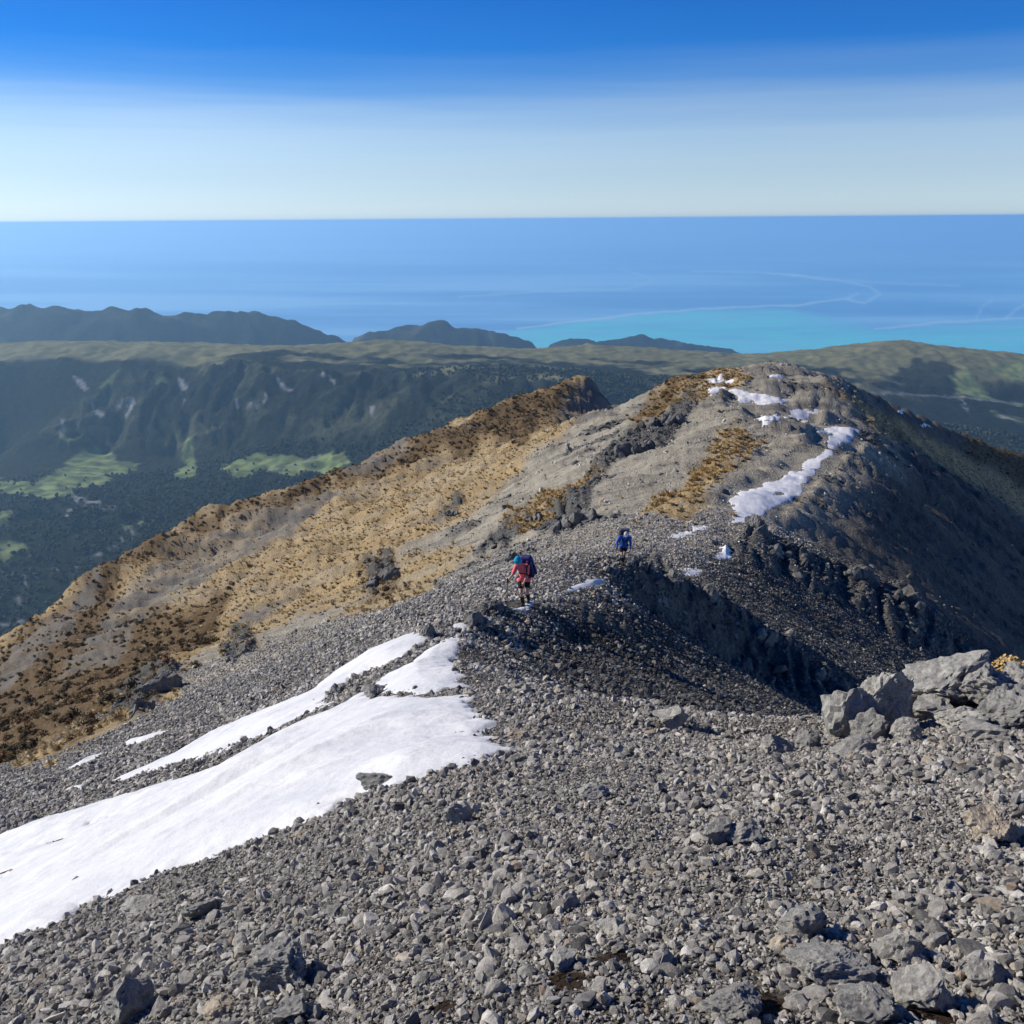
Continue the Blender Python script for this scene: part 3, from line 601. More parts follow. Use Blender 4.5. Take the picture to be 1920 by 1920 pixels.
snow('113 1487 135 1476 164 1474 150 1482', 'small snow fleck on gravel above the left of the broad snowfield', 40, .05)
snow('845 1174 862 1170 885 1172 870 1177', 'small snow sliver at the foot of the crag below the pink hiker', 40, .04)
snow('966 1144 985 1140 1006 1133 990 1142', 'thin snow sliver at the feet of the pink hiker', 40, .01)
snow('1058 1112 1072 1100 1090 1095 1112 1087 1134 1088 1120 1097 1096 1104', 'white snow wedge on the crest between the two hikers', 60, .04)
snow('1256 1009 1275 999 1300 992 1320 990 1308 998 1280 1006', 'snow bar on the flat gravel saddle right of the blue hiker', 60, .05)
snow('1342 1048 1357 1027 1370 1033 1373 1046', 'triangular snow patch below the standing rock on the saddle', 50, .05)
snow('1284 1078 1298 1070 1316 1069 1303 1077', 'small snow fleck on dark gravel right of the rocky knoll', 40, .04)
snow('1172 1177 1178 1178 1186 1188 1178 1185', 'tiny bluish snow scrap in the shaded gully below the knoll', 30, .03)
snow('1371 982 1387 969 1372 940 1395 921 1440 905 1470 898 1500 883 1511 871 1537 857 1566 843 1562 852 1530 880 1508 906 1501 921 1492 931 1470 940 1440 955 1412 968 1404 981',
    'long snow drift running along the crest above the standing rock', 130, .06, holes=('1440 932 1475 922 1470 928 1445 938',))
snow('1528 812 1552 803 1594 800 1614 807 1598 822 1575 831 1552 841 1556 826 1566 811 1545 812', 'hooked snow patch at the top end of the crest drift', 70, .05)
snow('1466 791 1485 772 1522 768 1536 763 1524 774 1500 789', 'snow patch on the hump, right one of the lower pair', 50, .05)
snow('1408 790 1425 784 1442 783 1456 773 1463 787 1447 793 1428 801 1432 790', 'ragged snow patch on the hump, left one of the lower pair', 50, .05)
snow('1366 732 1395 734 1425 738 1455 747 1478 751 1446 758 1421 760 1409 752 1391 757 1379 763 1387 745', 'widest ragged snow patch across the top of the hump', 80, .05)
snow('1322 714 1350 703 1380 713 1360 720 1340 722', 'broken snow patch high on the left shoulder of the hump', 50, .05)
snow('1326 735 1338 728 1364 728 1350 735 1334 742', 'small snow patch under the left shoulder of the hump', 40, .05)
snow('1441 707 1468 700 1480 709 1462 711', 'snow patch on the very top of the hump', 50, .05)
snow('1668 765 1688 765 1708 777 1692 778', 'snow streak on the right skyline of the hump, upper one', 40, .06)
snow('1716 793 1732 793 1752 801 1734 803', 'snow streak on the right skyline of the hump, lower one', 40, .06)
def in_snow(x, y, m=0.0):
    r = np.zeros(np.shape(x), bool)
    for p in SNOW_P:
        a = np.array(p); k = (x > a[:, 0].min() - 1) & (x < a[:, 0].max() + 1) & (y > a[:, 1].min() - 1) & (y < a[:, 1].max() + 1)
        if k.any():
            q = np.zeros(np.shape(x), bool); q[k] = sdpoly(x[k], y[k], p) > m; r |= q
    return r

# ------------------------------------------------------------------ stones and rocks
def rock_material(name, stops, lichen=.15, scl=1.0):
    m, nt, b = mat(name)
    tc = N(nt, 'ShaderNodeTexCoord'); oi = N(nt, 'ShaderNodeObjectInfo')
    of = N(nt, 'ShaderNodeVectorMath', operation='ADD'); L(nt, tc.outputs['Object'], of.inputs[0])
    sc3 = N(nt, 'ShaderNodeMath', operation='MULTIPLY'); sc3.inputs[1].default_value = 50; L(nt, oi.outputs['Random'], sc3.inputs[0]); L(nt, sc3.outputs[0], of.inputs[1])
    n1 = noise(nt, 2.5 * scl, 7, .7, of.outputs[0]); n2 = noise(nt, 16 * scl, 6, .78, of.outputs[0])
    base = ramp(nt, oi.outputs['Random'], stops)
    var = ramp(nt, n1.outputs[0], [(.28, (.55, .55, .56)), (.5, (1, 1, 1)), (.72, (1.45, 1.42, 1.35))])
    c = mixc(nt, 1.0, base.outputs[0], var.outputs[0], 'MULTIPLY')
    c = mixc(nt, 1.0, c.outputs[0], ramp(nt, n2.outputs[0], [(.3, (.55, .55, .55)), (.5, (1, 1, 1)), (.7, (1.35, 1.34, 1.3))]).outputs[0], 'MULTIPLY')
    lf = ramp(nt, n2.outputs[0], [(.58, (0, 0, 0)), (.68, (lichen, lichen, lichen))])
    c2 = mixc(nt, lf.outputs[0], c.outputs[0], (.34, .34, .27))
    L(nt, c2.outputs[0], b.inputs['Base Color']); b.inputs['Roughness'].default_value = .9; b.inputs['Specular IOR Level'].default_value = .2
    wv = noise(nt, 5 * scl, 6, .75, of.outputs[0], 1.5)
    ad = N(nt, 'ShaderNodeMath', operation='MULTIPLY_ADD'); ad.inputs[1].default_value = 1.2; L(nt, wv.outputs[0], ad.inputs[0]); L(nt, n2.outputs[0], ad.inputs[2])
    bp = N(nt, 'ShaderNodeBump'); bp.inputs['Strength'].default_value = .55; bp.inputs['Distance'].default_value = .06; L(nt, ad.outputs[0], bp.inputs['Height']); L(nt, bp.outputs[0], b.inputs['Normal'])
    return m
GREYS = [(0.0, (.13, .129, .125)), (.2, (.275, .267, .248)), (.5, (.40, .382, .35)), (.75, (.50, .48, .438)), (.93, (.68, .657, .605)), (.975, (.46, .40, .30)), (1.0, (.36, .28, .22))]
M_STONE = rock_material('greywacke_stone', GREYS)
M_BOULD = rock_material('greywacke_boulder', [(0, (.26, .257, .243)), (1, (.40, .392, .36))], .3, 1.6)
M_TAN = rock_material('tan_boulder', [(0, (.44, .38, .29)), (1, (.48, .42, .33))], .2, 1.4)
M_CRAGM = rock_material('crag_rock', [(0, (.12, .12, .117)), (1, (.20, .198, .188))], .25, 1.5)
def rock_bm(seed, sub=2, cuts=14, flat_=.6, rough=.03, elong=1.0, bm=None, M=None, frac=0):
    r = random.Random(seed); b = bm or bmesh.new()
    ret = bmesh.ops.create_icosphere(b, subdivisions=sub, radius=.62); vs_ = ret['verts']
    pl = []
    for k in range(cuts):
        n = Vector((r.gauss(0, 1), r.gauss(0, 1), r.gauss(0, 1))).normalized(); pl.append((n, r.uniform(.26, .50)))
    ph = [r.uniform(0, 60) for _ in range(3)]
    from mathutils import noise as mn
    for v in vs_:
        p = v.co.copy()
        for n, d in pl:
            q = p.dot(n) - d
            if q > 0: p -= n * q
        if rough: p += p.normalized() * rough * (mn.fractal(Vector((p.x * 4 + ph[0], p.y * 4 + ph[1], p.z * 4 + ph[2])), 1.0, 2.0, 4))
        if frac:
            ax = pl[0][0]; t = p.dot(ax) * 7 + 1.5 * mn.noise(p * 2.5 + Vector(ph)); t = t - math.floor(t)
            vd = mn.voronoi(p * 3.2 + Vector(ph))[0]; p *= 1 - frac * (.5 * max(0, .35 - t) + .9 * max(0, .10 - (vd[1] - vd[0]))) + frac * .25 * mn.fractal(p * 9 + Vector(ph), .9, 2, 4)
        p.x *= elong; p.z *= flat_
        v.co = (M @ p) if M is not None else p
    return b
def rock_mesh(name, seed, **kw):
    b = rock_bm(seed, **kw); me = bpy.data.meshes.new(name); b.to_mesh(me); b.free(); return me
def slope_rot(x, y):
    e = .25 + .01 * math.hypot(x, y)
    gx = (hbase(x + e, y) - hbase(x - e, y)) / (2 * e); gy = (hbase(x, y + e) - hbase(x, y - e)) / (2 * e)
    return Vector((0, 0, 1)).rotation_difference(Vector((-float(gx), -float(gy), 1)).normalized())

ST_MESH = []
for k in range(16):
    me = rock_mesh('stone', 100 + k, sub=2 if k < 8 else 1, cuts=15, flat_=random.uniform(.42, .85), rough=.02, elong=random.uniform(1.0, 1.5))
    me.materials.append(M_STONE); ST_MESH.append(me)
def boulder(px, py, wpx, label, h=.7, seed=0, rz=None, m=None, sub=None, elong=1.0, sink=.2, cat='boulder', name='boulder', group=None, tilt=0, cuts=13, G=None):
    p = hit(px, py, Z); d = np.linalg.norm(p); s = wpx * d / FPX
    sub = sub or (5 if wpx > 85 else 4)
    me = rock_mesh(name, seed, sub=sub, cuts=cuts, flat_=h, rough=.07, elong=elong, frac=.45); me.materials.append(m or M_BOULD)
    o = obj(name, me, label=label, category=cat)
    if group: o['group'] = group
    o.location = (p[0], p[1], float(hf(p[0], p[1])) + s * h * (.50 - sink)); o.scale = (s / elong ** .5,) * 3
    o.rotation_mode = 'QUATERNION'; from mathutils import Euler
    o.rotation_quaternion = slope_rot(p[0], p[1]).slerp(Vector((0, 0, 1)).rotation_difference(Vector((0, 0, 1))), .5) @ Euler((tilt, tilt * .4, rz if rz is not None else seed * 1.3)).to_quaternion()
    return o
BL = [
 (1594, 1385, 78, 'upright split grey rock at the left end of the right-hand outcrop', dict(h=1.5, sink=.1, tilt=.15)),
 (1625, 1388, 62, 'pale leaning slab wedged low between the two left outcrop rocks', dict(h=.9, sink=.15, tilt=.6)),
 (1662, 1372, 100, 'tall blocky grey rock of the right-hand outcrop, second from its left', dict(h=1.4, sink=.12)),
 (1702, 1390, 50, 'small pale block at the foot of the tall outcrop rock', dict(h=.9)),
 (1765, 1318, 190, 'largest rounded grey rock of the right-hand outcrop on the skyline', dict(h=.5, sink=.12, elong=1.35, rz=.2)),
 (1830, 1322, 95, 'fractured grey rock right of the largest outcrop rock', dict(h=.8, sink=.12)),
 (1872, 1352, 120, 'pale whitish slab leaning below the right end of the outcrop', dict(h=.6, tilt=.4, elong=1.2)),
 (1800, 1362, 110, 'low flat grey rock in front of the largest outcrop rock', dict(h=.45)),
 (1738, 1348, 84, 'rough grey rock between the tall and the largest outcrop rocks', dict(h=.7, sink=.2)),
 (1905, 1310, 96, 'pale rough rock under the orange cushion plant', dict(h=.7, sink=.2)),
 (1848, 1385, 80, 'low pale rock below the right end of the outcrop', dict(h=.5, sink=.2)),
 (1600, 1412, 70, 'low broken rock at the foot of the split outcrop rock', dict(h=.5, sink=.2)),
 (1866, 1575, 86, 'tan boulder with a dark right face on the right gravel', dict(h=.75, sink=.1, m=M_TAN)),
 (1352, 1574, 66, 'dark grey pointed boulder of the pair on the gravel, left one', dict(h=.9, sink=.12)),
 (1390, 1580, 56, 'rounded grey boulder of the pair on the gravel, right one', dict(h=.75, sink=.15)),
 (1505, 1752, 78, 'grey boulder with shaded right face in the lower right gravel', dict(h=.75, sink=.15)),
 (1474, 1780, 56, 'tan-topped stone just below the shaded grey boulder', dict(h=.7, m=M_TAN)),
 (1550, 1830, 110, 'broad pale flat rock low right, below the tan-topped stone', dict(h=.5, elong=1.2)),
 (1385, 1895, 90, 'big grey rock at the bottom edge beside dark earth', dict(h=.7)),
 (1630, 1905, 110, 'broad grey slab at the bottom edge right of the dark earth', dict(h=.6)),
 (1735, 1880, 85, 'tall wedge of grey rock at the lower right', dict(h=.9)),
 (1850, 1845, 66, 'oval dark grey stone near the lower right corner', dict(h=.6)),
 (1690, 1790, 84, 'grey block with deep shadow right of the broad pale flat rock', dict(h=.7)),
 (862, 1543, 52, 'dark wedge-shaped boulder on the gravel below the snowfield tip', dict(h=.75, sink=.1)),
 (242, 1905, 84, 'dark pyramid-shaped boulder at the lower left', dict(h=.85, sink=.1)),
 (532, 1845, 100, 'large dark overhanging boulder at the lower left centre', dict(h=.65, sink=.1)),
 (460, 1850, 46, 'dark stone just left of the large dark overhanging boulder', dict(h=.7)),
 (545, 1908, 66, 'rounded blue-grey boulder at the bottom edge', dict(h=.8)),
 (420, 1900, 56, 'pale yellowish flat stone near the bottom left', dict(h=.5, m=M_TAN)),
 (385, 1712, 66, 'dark slab tilted out of the gravel under the snowfield', dict(h=.45, tilt=.5)),
 (265, 1714, 70, 'low dark slab near the lower edge of the snowfield', dict(h=.5)),
 (707, 1479, 74, 'tan-grey rock poking out of the lower edge of the snowfield', dict(h=.5, sink=.1)),
 (706, 1303, 42, 'dark rock island inside the upper snowfield', dict(h=.6, sink=.1)),
 (560, 1572, 40, 'yellowish flat stone on the edge of the snowfield', dict(h=.4, m=M_TAN)),
 (1262, 1362, 66, 'tan-grey rock standing on the gravel lip at centre right', dict(h=.75, sink=.1)),
 (1221, 1343, 26, 'pointed grey rock beside the rock on the gravel lip', dict(h=1.1)),
 (1515, 1398, 50, 'pale upright slab on the lip left of the outcrop', dict(h=.9, tilt=.4)),
 (1455, 1412, 56, 'pale rock on the gravel lip at the gully head', dict(h=.7)),
 (806, 1193, 24, 'dark rounded rock at the top of the snow', dict(h=1.0, sink=.1, m=M_CRAGM)),
 (1411, 995, 26, 'dark standing rock on the saddle beside the crest drift', dict(h=1.35, sink=.08, m=M_CRAGM)),
 (975, 1385, 44, 'tan stone on gravel right of the snowfield tip', dict(h=.5, m=M_TAN)),
 (300, 1296, 60, 'dark boulder at the foot of the brown scrub', dict(h=.7, m=M_CRAGM)),
 (1150, 1745, 60, 'dark flat stone in the lower centre gravel', dict(h=.5)),
 (1060, 1810, 46, 'pale block in the lower centre gravel', dict(h=.8)),
 (1115, 1495, 50, 'low dark rock on the gravel at mid right', dict(h=.5)),
]
for i, (px, py, wp_, lab, kw) in enumerate(BL):
    boulder(px, py, wp_, lab, seed=500 + i, **kw)
# bedrock crags on the crest and flanks: several upstanding fins of one piece of bedrock
def crag(px, py, wpx, label, n=7, hh=1.1, seed=0, lean=.3):
    p = hit(px, py, Z); d = np.linalg.norm(p); s = wpx * d / FPX; r = random.Random(seed)
    b = bmesh.new(); q = slope_rot(p[0], p[1])
    for k in range(n):
        ox = r.uniform(-.36, .36) * s; oy = r.uniform(-.18, .18) * s
        zz = float(hf(p[0] + ox, p[1] + oy)) - p[2]
        sz = s * r.uniform(.20, .48); from mathutils import Euler
        M = Matrix.Translation((ox, oy, zz + sz * .1)) @ Euler((r.uniform(-.3, .3), lean + r.uniform(-.25, .25), r.uniform(-.5, .5))).to_matrix().to_4x4() @ Matrix.Diagonal((sz * r.uniform(.6, 1.1), sz * r.uniform(.6, 1.0), sz * hh * r.uniform(.7, 1.4), 1))
        rock_bm(seed * 31 + k, sub=3, cuts=14, flat_=1.0, rough=.07, bm=b, M=M)
    me = bpy.data.meshes.new('rock_outcrop'); b.to_mesh(me); b.free(); me.materials.append(M_CRAGM)
    o = obj('rock_outcrop', me, label=label, category='rock'); o.location = p; return o
CR = [(888, 1172, 72, 'jagged dark crag on the crest below the pink hiker', 8), (925, 1138, 50, 'dark rocky lip just left of the pink hiker', 7), (1212, 1072, 66, 'rocky knoll crag right of the blue hiker', 9),
 (1150, 1072, 40, 'low broken rocks at the feet of the blue hiker', 6), (1262, 1092, 60, 'dark crag stepping down right from the rocky knoll', 8), (1060, 1128, 40, 'low dark rocks on the crest below the snow wedge', 6),
 (1345, 1130, 60, 'dark crag on the rib below the rocky knoll, upper one', 8), (1440, 1200, 60, 'dark crag on the rib below the rocky knoll, lower one', 8), (1420, 1000, 60, 'broken dark rocks around the standing rock', 8),
 (1460, 1040, 50, 'dark fin of rock below the standing rock', 6), (1610, 1085, 70, 'shaded crag on the far dark rib, upper one', 8), (1700, 1125, 70, 'shaded crag on the far dark rib, lower one', 8),
 (715, 1090, 66, 'dark outcrop among golden tussock on the left flank', 9), (452, 1228, 54, 'upright dark outcrop between scree and brown scrub', 7), (1075, 985, 90, 'largest dark outcrop in the middle of the grey flank', 10),
 (1000, 975, 50, 'dark outcrop left of the largest flank outcrop', 6), (1190, 845, 80, 'dark rock band high on the grey flank, lower one', 9), (1250, 795, 70, 'dark rock band high on the grey flank, upper one', 8),
 (960, 1048, 40, 'small dark rocks above the pink hiker on the flank', 6), (270, 1335, 60, 'grey broken rocks at the lower edge of the brown scrub', 8), (845, 965, 40, 'small dark outcrop below the tussock spur', 5),
 (1340, 1020, 34, 'small dark rocks left of the triangular snow patch', 5), (1545, 1280, 60, 'dark crag near the foot of the shaded rib', 7)]
for i, (a, b_, c_, lab, n_) in enumerate(CR): crag(a, b_, c_, lab, n_, seed=40 + i)

def scatter(name, pos, rot, scl, idx, sources, **props):
    me = bpy.data.meshes.new(name); me.vertices.add(len(pos)); me.vertices.foreach_set('co', np.ascontiguousarray(pos, np.float32).ravel())
    attr(me, 'rot', rot, 'FLOAT_VECTOR'); attr(me, 'scl', scl, 'FLOAT_VECTOR'); attr(me, 'idx', idx, 'INT')
    o = obj(name, me, **props)
    gt = bpy.data.node_groups.new(name, 'GeometryNodeTree')
    gt.interface.new_socket('Geometry', in_out='INPUT', socket_type='NodeSocketGeometry'); gt.interface.new_socket('Geometry', in_out='OUTPUT', socket_type='NodeSocketGeometry')
    gi = gt.nodes.new('NodeGroupInput'); go = gt.nodes.new('NodeGroupOutput'); ip = gt.nodes.new('GeometryNodeInstanceOnPoints'); jn = gt.nodes.new('GeometryNodeJoinGeometry')
    for s in sources:
        oi = gt.nodes.new('GeometryNodeObjectInfo'); oi.inputs['Object'].default_value = s; oi.inputs['As Instance'].default_value = True; oi.transform_space = 'ORIGINAL'
        gt.links.new(oi.outputs['Geometry'], jn.inputs[0])
    def na(n, t):
        a = gt.nodes.new('GeometryNodeInputNamedAttribute'); a.data_type = t; a.inputs[0].default_value = n; return a.outputs[0]
    er = gt.nodes.new('FunctionNodeEulerToRotation'); gt.links.new(na('rot', 'FLOAT_VECTOR'), er.inputs[0])
    gt.links.new(gi.outputs[0], ip.inputs['Points']); gt.links.new(jn.outputs[0], ip.inputs['Instance']); ip.inputs['Pick Instance'].default_value = True
    gt.links.new(na('idx', 'INT'), ip.inputs['Instance Index']); gt.links.new(er.outputs[0], ip.inputs['Rotation']); gt.links.new(na('scl', 'FLOAT_VECTOR'), ip.inputs['Scale'])
    gt.links.new(ip.outputs[0], go.inputs[0])
    md = o.modifiers.new('scatter', 'NODES'); md.node_group = gt; return o
def slopes(x, y, e):
    gx = (hbase(x + e, y) - hbase(x - e, y)) / (2 * e); gy = (hbase(x, y + e) - hbase(x, y - e)) / (2 * e); return gx, gy
# candidates on the near slope: sizes follow a power law, the smallest thin out with distance
n = 820000
r_ = np.exp(RNG.uniform(math.log(3.2), math.log(100), n)); t_ = RNG.uniform(-R(38), R(38), n)
x = r_ * np.sin(t_); y = r_ * np.cos(t_) - 1.2
smin = np.maximum(.015, .00145 * r_)
k = RNG.random(n) < np.minimum(1, (r_ / 9) ** 2) * np.where(r_ > 30, .75, 1); x, y, r_, smin = x[k], y[k], r_[k], smin[k]
s = smin * np.minimum(RNG.random(len(x)) ** (-1 / 2.7), 6)
patch = fbm(x / 1.6, y / 1.6, 2, 201)
s *= np.clip(1 + .45 * patch, .55, 1.7); s = np.minimum(s, .17)
ok = (~in_snow(x, y, .02) | (RNG.random(len(x)) < .010)) & (lookup(M_GOLD, x, y) < .5) & ((lookup(M_CRAG, x, y) < .45) | (r_ < 20) | (RNG.random(len(x)) < .12))
for ex, ey, er in ESP: ok &= np.hypot(x - ex, y - ey) > er * .9
ok &= (np.hypot(x - HP['pink'][0], y - HP['pink'][1]) > .5)
x, y, r_, s = x[ok], y[ok], r_[ok], s[ok]
z = hf(x, y)
ppx, ppy = proj(np.stack([x, y, z], -1)); vis = (ppx > -20) & (ppx < 1940) & (ppy < 1940) & (r_ < 30)
order = np.argsort(-(s / r_) * vis)
big = order[:260]
GX_, GY_ = slopes(x, y, .3 + .01 * r_)
rot = np.stack([np.arctan(GY_) + RNG.normal(0, .55, len(x)), -np.arctan(GX_) + RNG.normal(0, .55, len(x)), RNG.uniform(0, 6.28, len(x))], -1)
src = []
for j, i in enumerate(big):
    o = bpy.data.objects.new('stone', ST_MESH[j % 8]); C.objects.link(o)
    o.location = (x[i], y[i], z[i] + s[i] * .10); o.rotation_euler = rot[i]; o.scale = (s[i],) * 3
    o['label'] = 'loose angular grey stone lying among the gravel in the foreground'; o['category'] = 'stone'; o['group'] = 'loose stones in the foreground gravel'
    if j < 8: src.append(o)
for k_, me in enumerate(ST_MESH[8:]):                       # smaller chips, shown near the bottom edge, also the pattern of the gravel
    i = order[260 + k_]; o = bpy.data.objects.new('stone', me); C.objects.link(o)
    o.location = (x[i], y[i], z[i] + s[i] * .10); o.rotation_euler = rot[i]; o.scale = (s[i],) * 3
    o['label'] = 'loose angular grey stone lying among the gravel in the foreground'; o['category'] = 'stone'; o['group'] = 'loose stones in the foreground gravel'; src.append(o)
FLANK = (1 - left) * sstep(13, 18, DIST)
M_DSTONE = rock_material('dark_shaded_stone', [(0.0, (.06, .06, .062)), (.4, (.11, .11, .11)), (.8, (.17, .168, .16)), (1.0, (.24, .235, .22))])  # flank stones: darker rock, with the crest's shade put into their colour
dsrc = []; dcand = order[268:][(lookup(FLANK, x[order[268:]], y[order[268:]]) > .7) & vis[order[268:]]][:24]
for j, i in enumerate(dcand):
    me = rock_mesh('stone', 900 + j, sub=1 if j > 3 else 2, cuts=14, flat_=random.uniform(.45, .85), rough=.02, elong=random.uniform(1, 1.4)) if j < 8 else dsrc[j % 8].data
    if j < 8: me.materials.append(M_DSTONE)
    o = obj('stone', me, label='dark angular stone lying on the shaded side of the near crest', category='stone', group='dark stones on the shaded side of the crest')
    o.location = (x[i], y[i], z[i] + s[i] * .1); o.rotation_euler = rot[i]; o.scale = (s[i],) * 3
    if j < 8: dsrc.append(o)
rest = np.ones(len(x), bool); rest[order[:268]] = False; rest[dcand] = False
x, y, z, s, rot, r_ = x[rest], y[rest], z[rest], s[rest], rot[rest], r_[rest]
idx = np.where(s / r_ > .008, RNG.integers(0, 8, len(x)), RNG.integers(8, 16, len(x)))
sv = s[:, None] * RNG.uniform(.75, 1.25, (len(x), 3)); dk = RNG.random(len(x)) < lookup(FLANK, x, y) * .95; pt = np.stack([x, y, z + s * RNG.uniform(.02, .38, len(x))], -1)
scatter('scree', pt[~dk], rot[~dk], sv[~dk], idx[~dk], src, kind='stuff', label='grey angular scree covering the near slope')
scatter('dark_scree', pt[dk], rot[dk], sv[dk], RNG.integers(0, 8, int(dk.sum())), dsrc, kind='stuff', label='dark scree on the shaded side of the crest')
# fine chips right at the viewer's feet
n = 110000
r_ = np.sqrt(RNG.uniform(3.4 ** 2, 10.5 ** 2, n)); t_ = RNG.uniform(-R(38), R(38), n); x = r_ * np.sin(t_); y = r_ * np.cos(t_) - 1.2
s = .011 * np.minimum(RNG.random(n) ** (-1 / 2.2), 3.0); ok = ~in_snow(x, y, 0)
for ex, ey, er in ESP: ok &= (np.hypot(x - ex, y - ey) > er * .8) | (RNG.random(n) < .12)
x, y, s = x[ok], y[ok], s[ok]; z = hf(x, y)
GX_, GY_ = slopes(x, y, .3)
rot = np.stack([np.arctan(GY_) + RNG.normal(0, .5, len(x)), -np.arctan(GX_) + RNG.normal(0, .5, len(x)), RNG.uniform(0, 6.28, len(x))], -1)
scatter('gravel', np.stack([x, y, z + s * .15], -1), rot, s[:, None] * RNG.uniform(.7, 1.3, (len(x), 3)), RNG.integers(8, 16, len(x)), src, kind='stuff', label='fine grey gravel between the foreground stones')
# rocks strewn over the farther flanks
n = 90000
r_ = np.where(RNG.random(n) < .3, RNG.uniform(30, 110, n), np.sqrt(RNG.uniform(70 ** 2, 300 ** 2, n))); t_ = RNG.uniform(-R(32), R(32), n); x = r_ * np.sin(t_); y = r_ * np.cos(t_)
clus = sstep(-.1, .7, fbm(x / 14, y / 5, 3, 211)); cr = lookup(np.clip(M_CRAG2, 0, 1), x, y)
ok = (RNG.random(n) < (.06 + .30 * clus * (r_ > 75)) * (.2 + .8 * lookup(left, x, y)) + .9 * cr) & (lookup(M_GOLD, x, y) < .5) & ~in_snow(x, y, -.2); x, y, r_, cr = x[ok], y[ok], r_[ok], cr[ok]
s = np.minimum(.26 * RNG.random(len(x)) ** (-1 / 2.8), 1.3) * (1 + .4 * cr) * np.clip(r_ / 170, .33, 1); z = hf(x, y); GX_, GY_ = slopes(x, y, 2)
rot = np.stack([np.arctan(GY_) + RNG.normal(0, .5, len(x)), -np.arctan(GX_) + RNG.normal(0, .5, len(x)), RNG.uniform(0, 6.28, len(x))], -1)
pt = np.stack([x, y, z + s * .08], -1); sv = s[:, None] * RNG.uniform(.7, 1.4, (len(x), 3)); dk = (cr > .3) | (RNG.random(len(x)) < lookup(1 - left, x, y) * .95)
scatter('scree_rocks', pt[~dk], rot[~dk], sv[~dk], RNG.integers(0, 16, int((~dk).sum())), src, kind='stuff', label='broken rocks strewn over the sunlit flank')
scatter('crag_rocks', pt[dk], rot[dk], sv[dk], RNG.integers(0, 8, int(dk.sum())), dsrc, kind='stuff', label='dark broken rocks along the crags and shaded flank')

# ------------------------------------------------------------------ tussock and scrub
def leaf_material(name, stops):
    m, nt, b = mat(name); oi = N(nt, 'ShaderNodeObjectInfo'); tc = N(nt, 'ShaderNodeTexCoord')
    n1 = noise(nt, 3.0, 4, .6, tc.outputs['Object']); r = ramp(nt, oi.outputs['Random'], stops)
    c = mixc(nt, .8, r.outputs[0], ramp(nt, n1.outputs[0], [(.3, (.6, .6, .6)), (.7, (1.3, 1.3, 1.3))]).outputs[0], 'MULTIPLY')
    L(nt, c.outputs[0], b.inputs['Base Color']); b.inputs['Roughness'].default_value = .85; b.inputs['Specular IOR Level'].default_value = .15; return m
M_TUSS = leaf_material('golden_tussock', [(0, (.33, .23, .10)), (.4, (.50, .39, .20)), (.75, (.62, .50, .29)), (1, (.56, .47, .30))])
M_ORNG = leaf_material('orange_tussock', [(0, (.34, .22, .08)), (.5, (.52, .36, .15)), (1, (.58, .44, .22))])
M_SCRB = leaf_material('brown_scrub', [(0, (.05, .045, .025)), (.35, (.10, .075, .035)), (.7, (.19, .10, .042)), (1, (.22, .165, .075))])
def tussock_mesh(seed, m, nb=70):
    r = random.Random(seed); V = []; F = []
    for k in range(nb):
        a = r.uniform(0, 6.283); ln = r.uniform(.5, 1.0); sp = r.uniform(.1, .62); wd = r.uniform(.022, .05); ca, sa = math.cos(a), math.sin(a); r0 = r.uniform(0, .14)
        h1 = ln * .42; h2 = ln * r.uniform(.35, .72)
        pts = [(r0, 0), (r0 + sp * .45, h1), (r0 + sp, h2)]; i = len(V)
        for q, (d, h) in enumerate(pts):
            ww = wd * (1, 1.1, .15)[q]; V += [(d * ca - ww * sa, d * sa + ww * ca, h - .04), (d * ca + ww * sa, d * sa - ww * ca, h - .04)]
        F += [(i, i + 1, i + 3, i + 2), (i + 2, i + 3, i + 5, i + 4)]
    me = bpy.data.meshes.new('tussock'); me.from_pydata(V, [], F); me.update(); me.materials.append(m); return me
def scrub_mesh(seed, m, nl=150):
    r = random.Random(seed); V = []; F = []; lob = [(Vector((r.uniform(-.25, .25), r.uniform(-.25, .25), r.uniform(.15, .3))), r.uniform(.22, .36)) for _ in range(5)]
    for k in range(nl):
        c, rad = r.choice(lob); n = Vector((r.gauss(0, 1), r.gauss(0, 1), r.gauss(.3, 1))).normalized(); p = c + n * rad * r.uniform(.65, 1.1)
        if p.z < -.03: p.z = abs(p.z)
        t = n.orthogonal().normalized(); t.rotate(Matrix.Rotation(r.uniform(0, 6.28), 3, n)); u = n.cross(t); sz = r.uniform(.05, .10); n2 = n * r.uniform(-.05, .05); i = len(V)
        V += [tuple(p + t * sz + n2), tuple(p + u * sz * .6), tuple(p - t * sz - n2), tuple(p - u * sz * .6)]; F.append((i, i + 1, i + 2, i + 3))
    for k in range(5):                                       # stems
        a = r.uniform(0, 6.28); e = Vector((math.cos(a) * .2, math.sin(a) * .2, .32)); i = len(V); w_ = .015
        V += [(-w_, 0, -.05), (w_, 0, -.05), (e.x + w_, e.y, e.z), (e.x - w_, e.y, e.z)]; F.append((i, i + 1, i + 2, i + 3))
    me = bpy.data.meshes.new('scrub'); me.from_pydata(V, [], F); me.update(); me.materials.append(m); return me
TM = [tussock_mesh(k, M_TUSS) for k in range(4)]; OM = [tussock_mesh(20 + k, M_ORNG) for k in range(3)]; SM = [scrub_mesh(40 + k, M_SCRB) for k in range(4)]
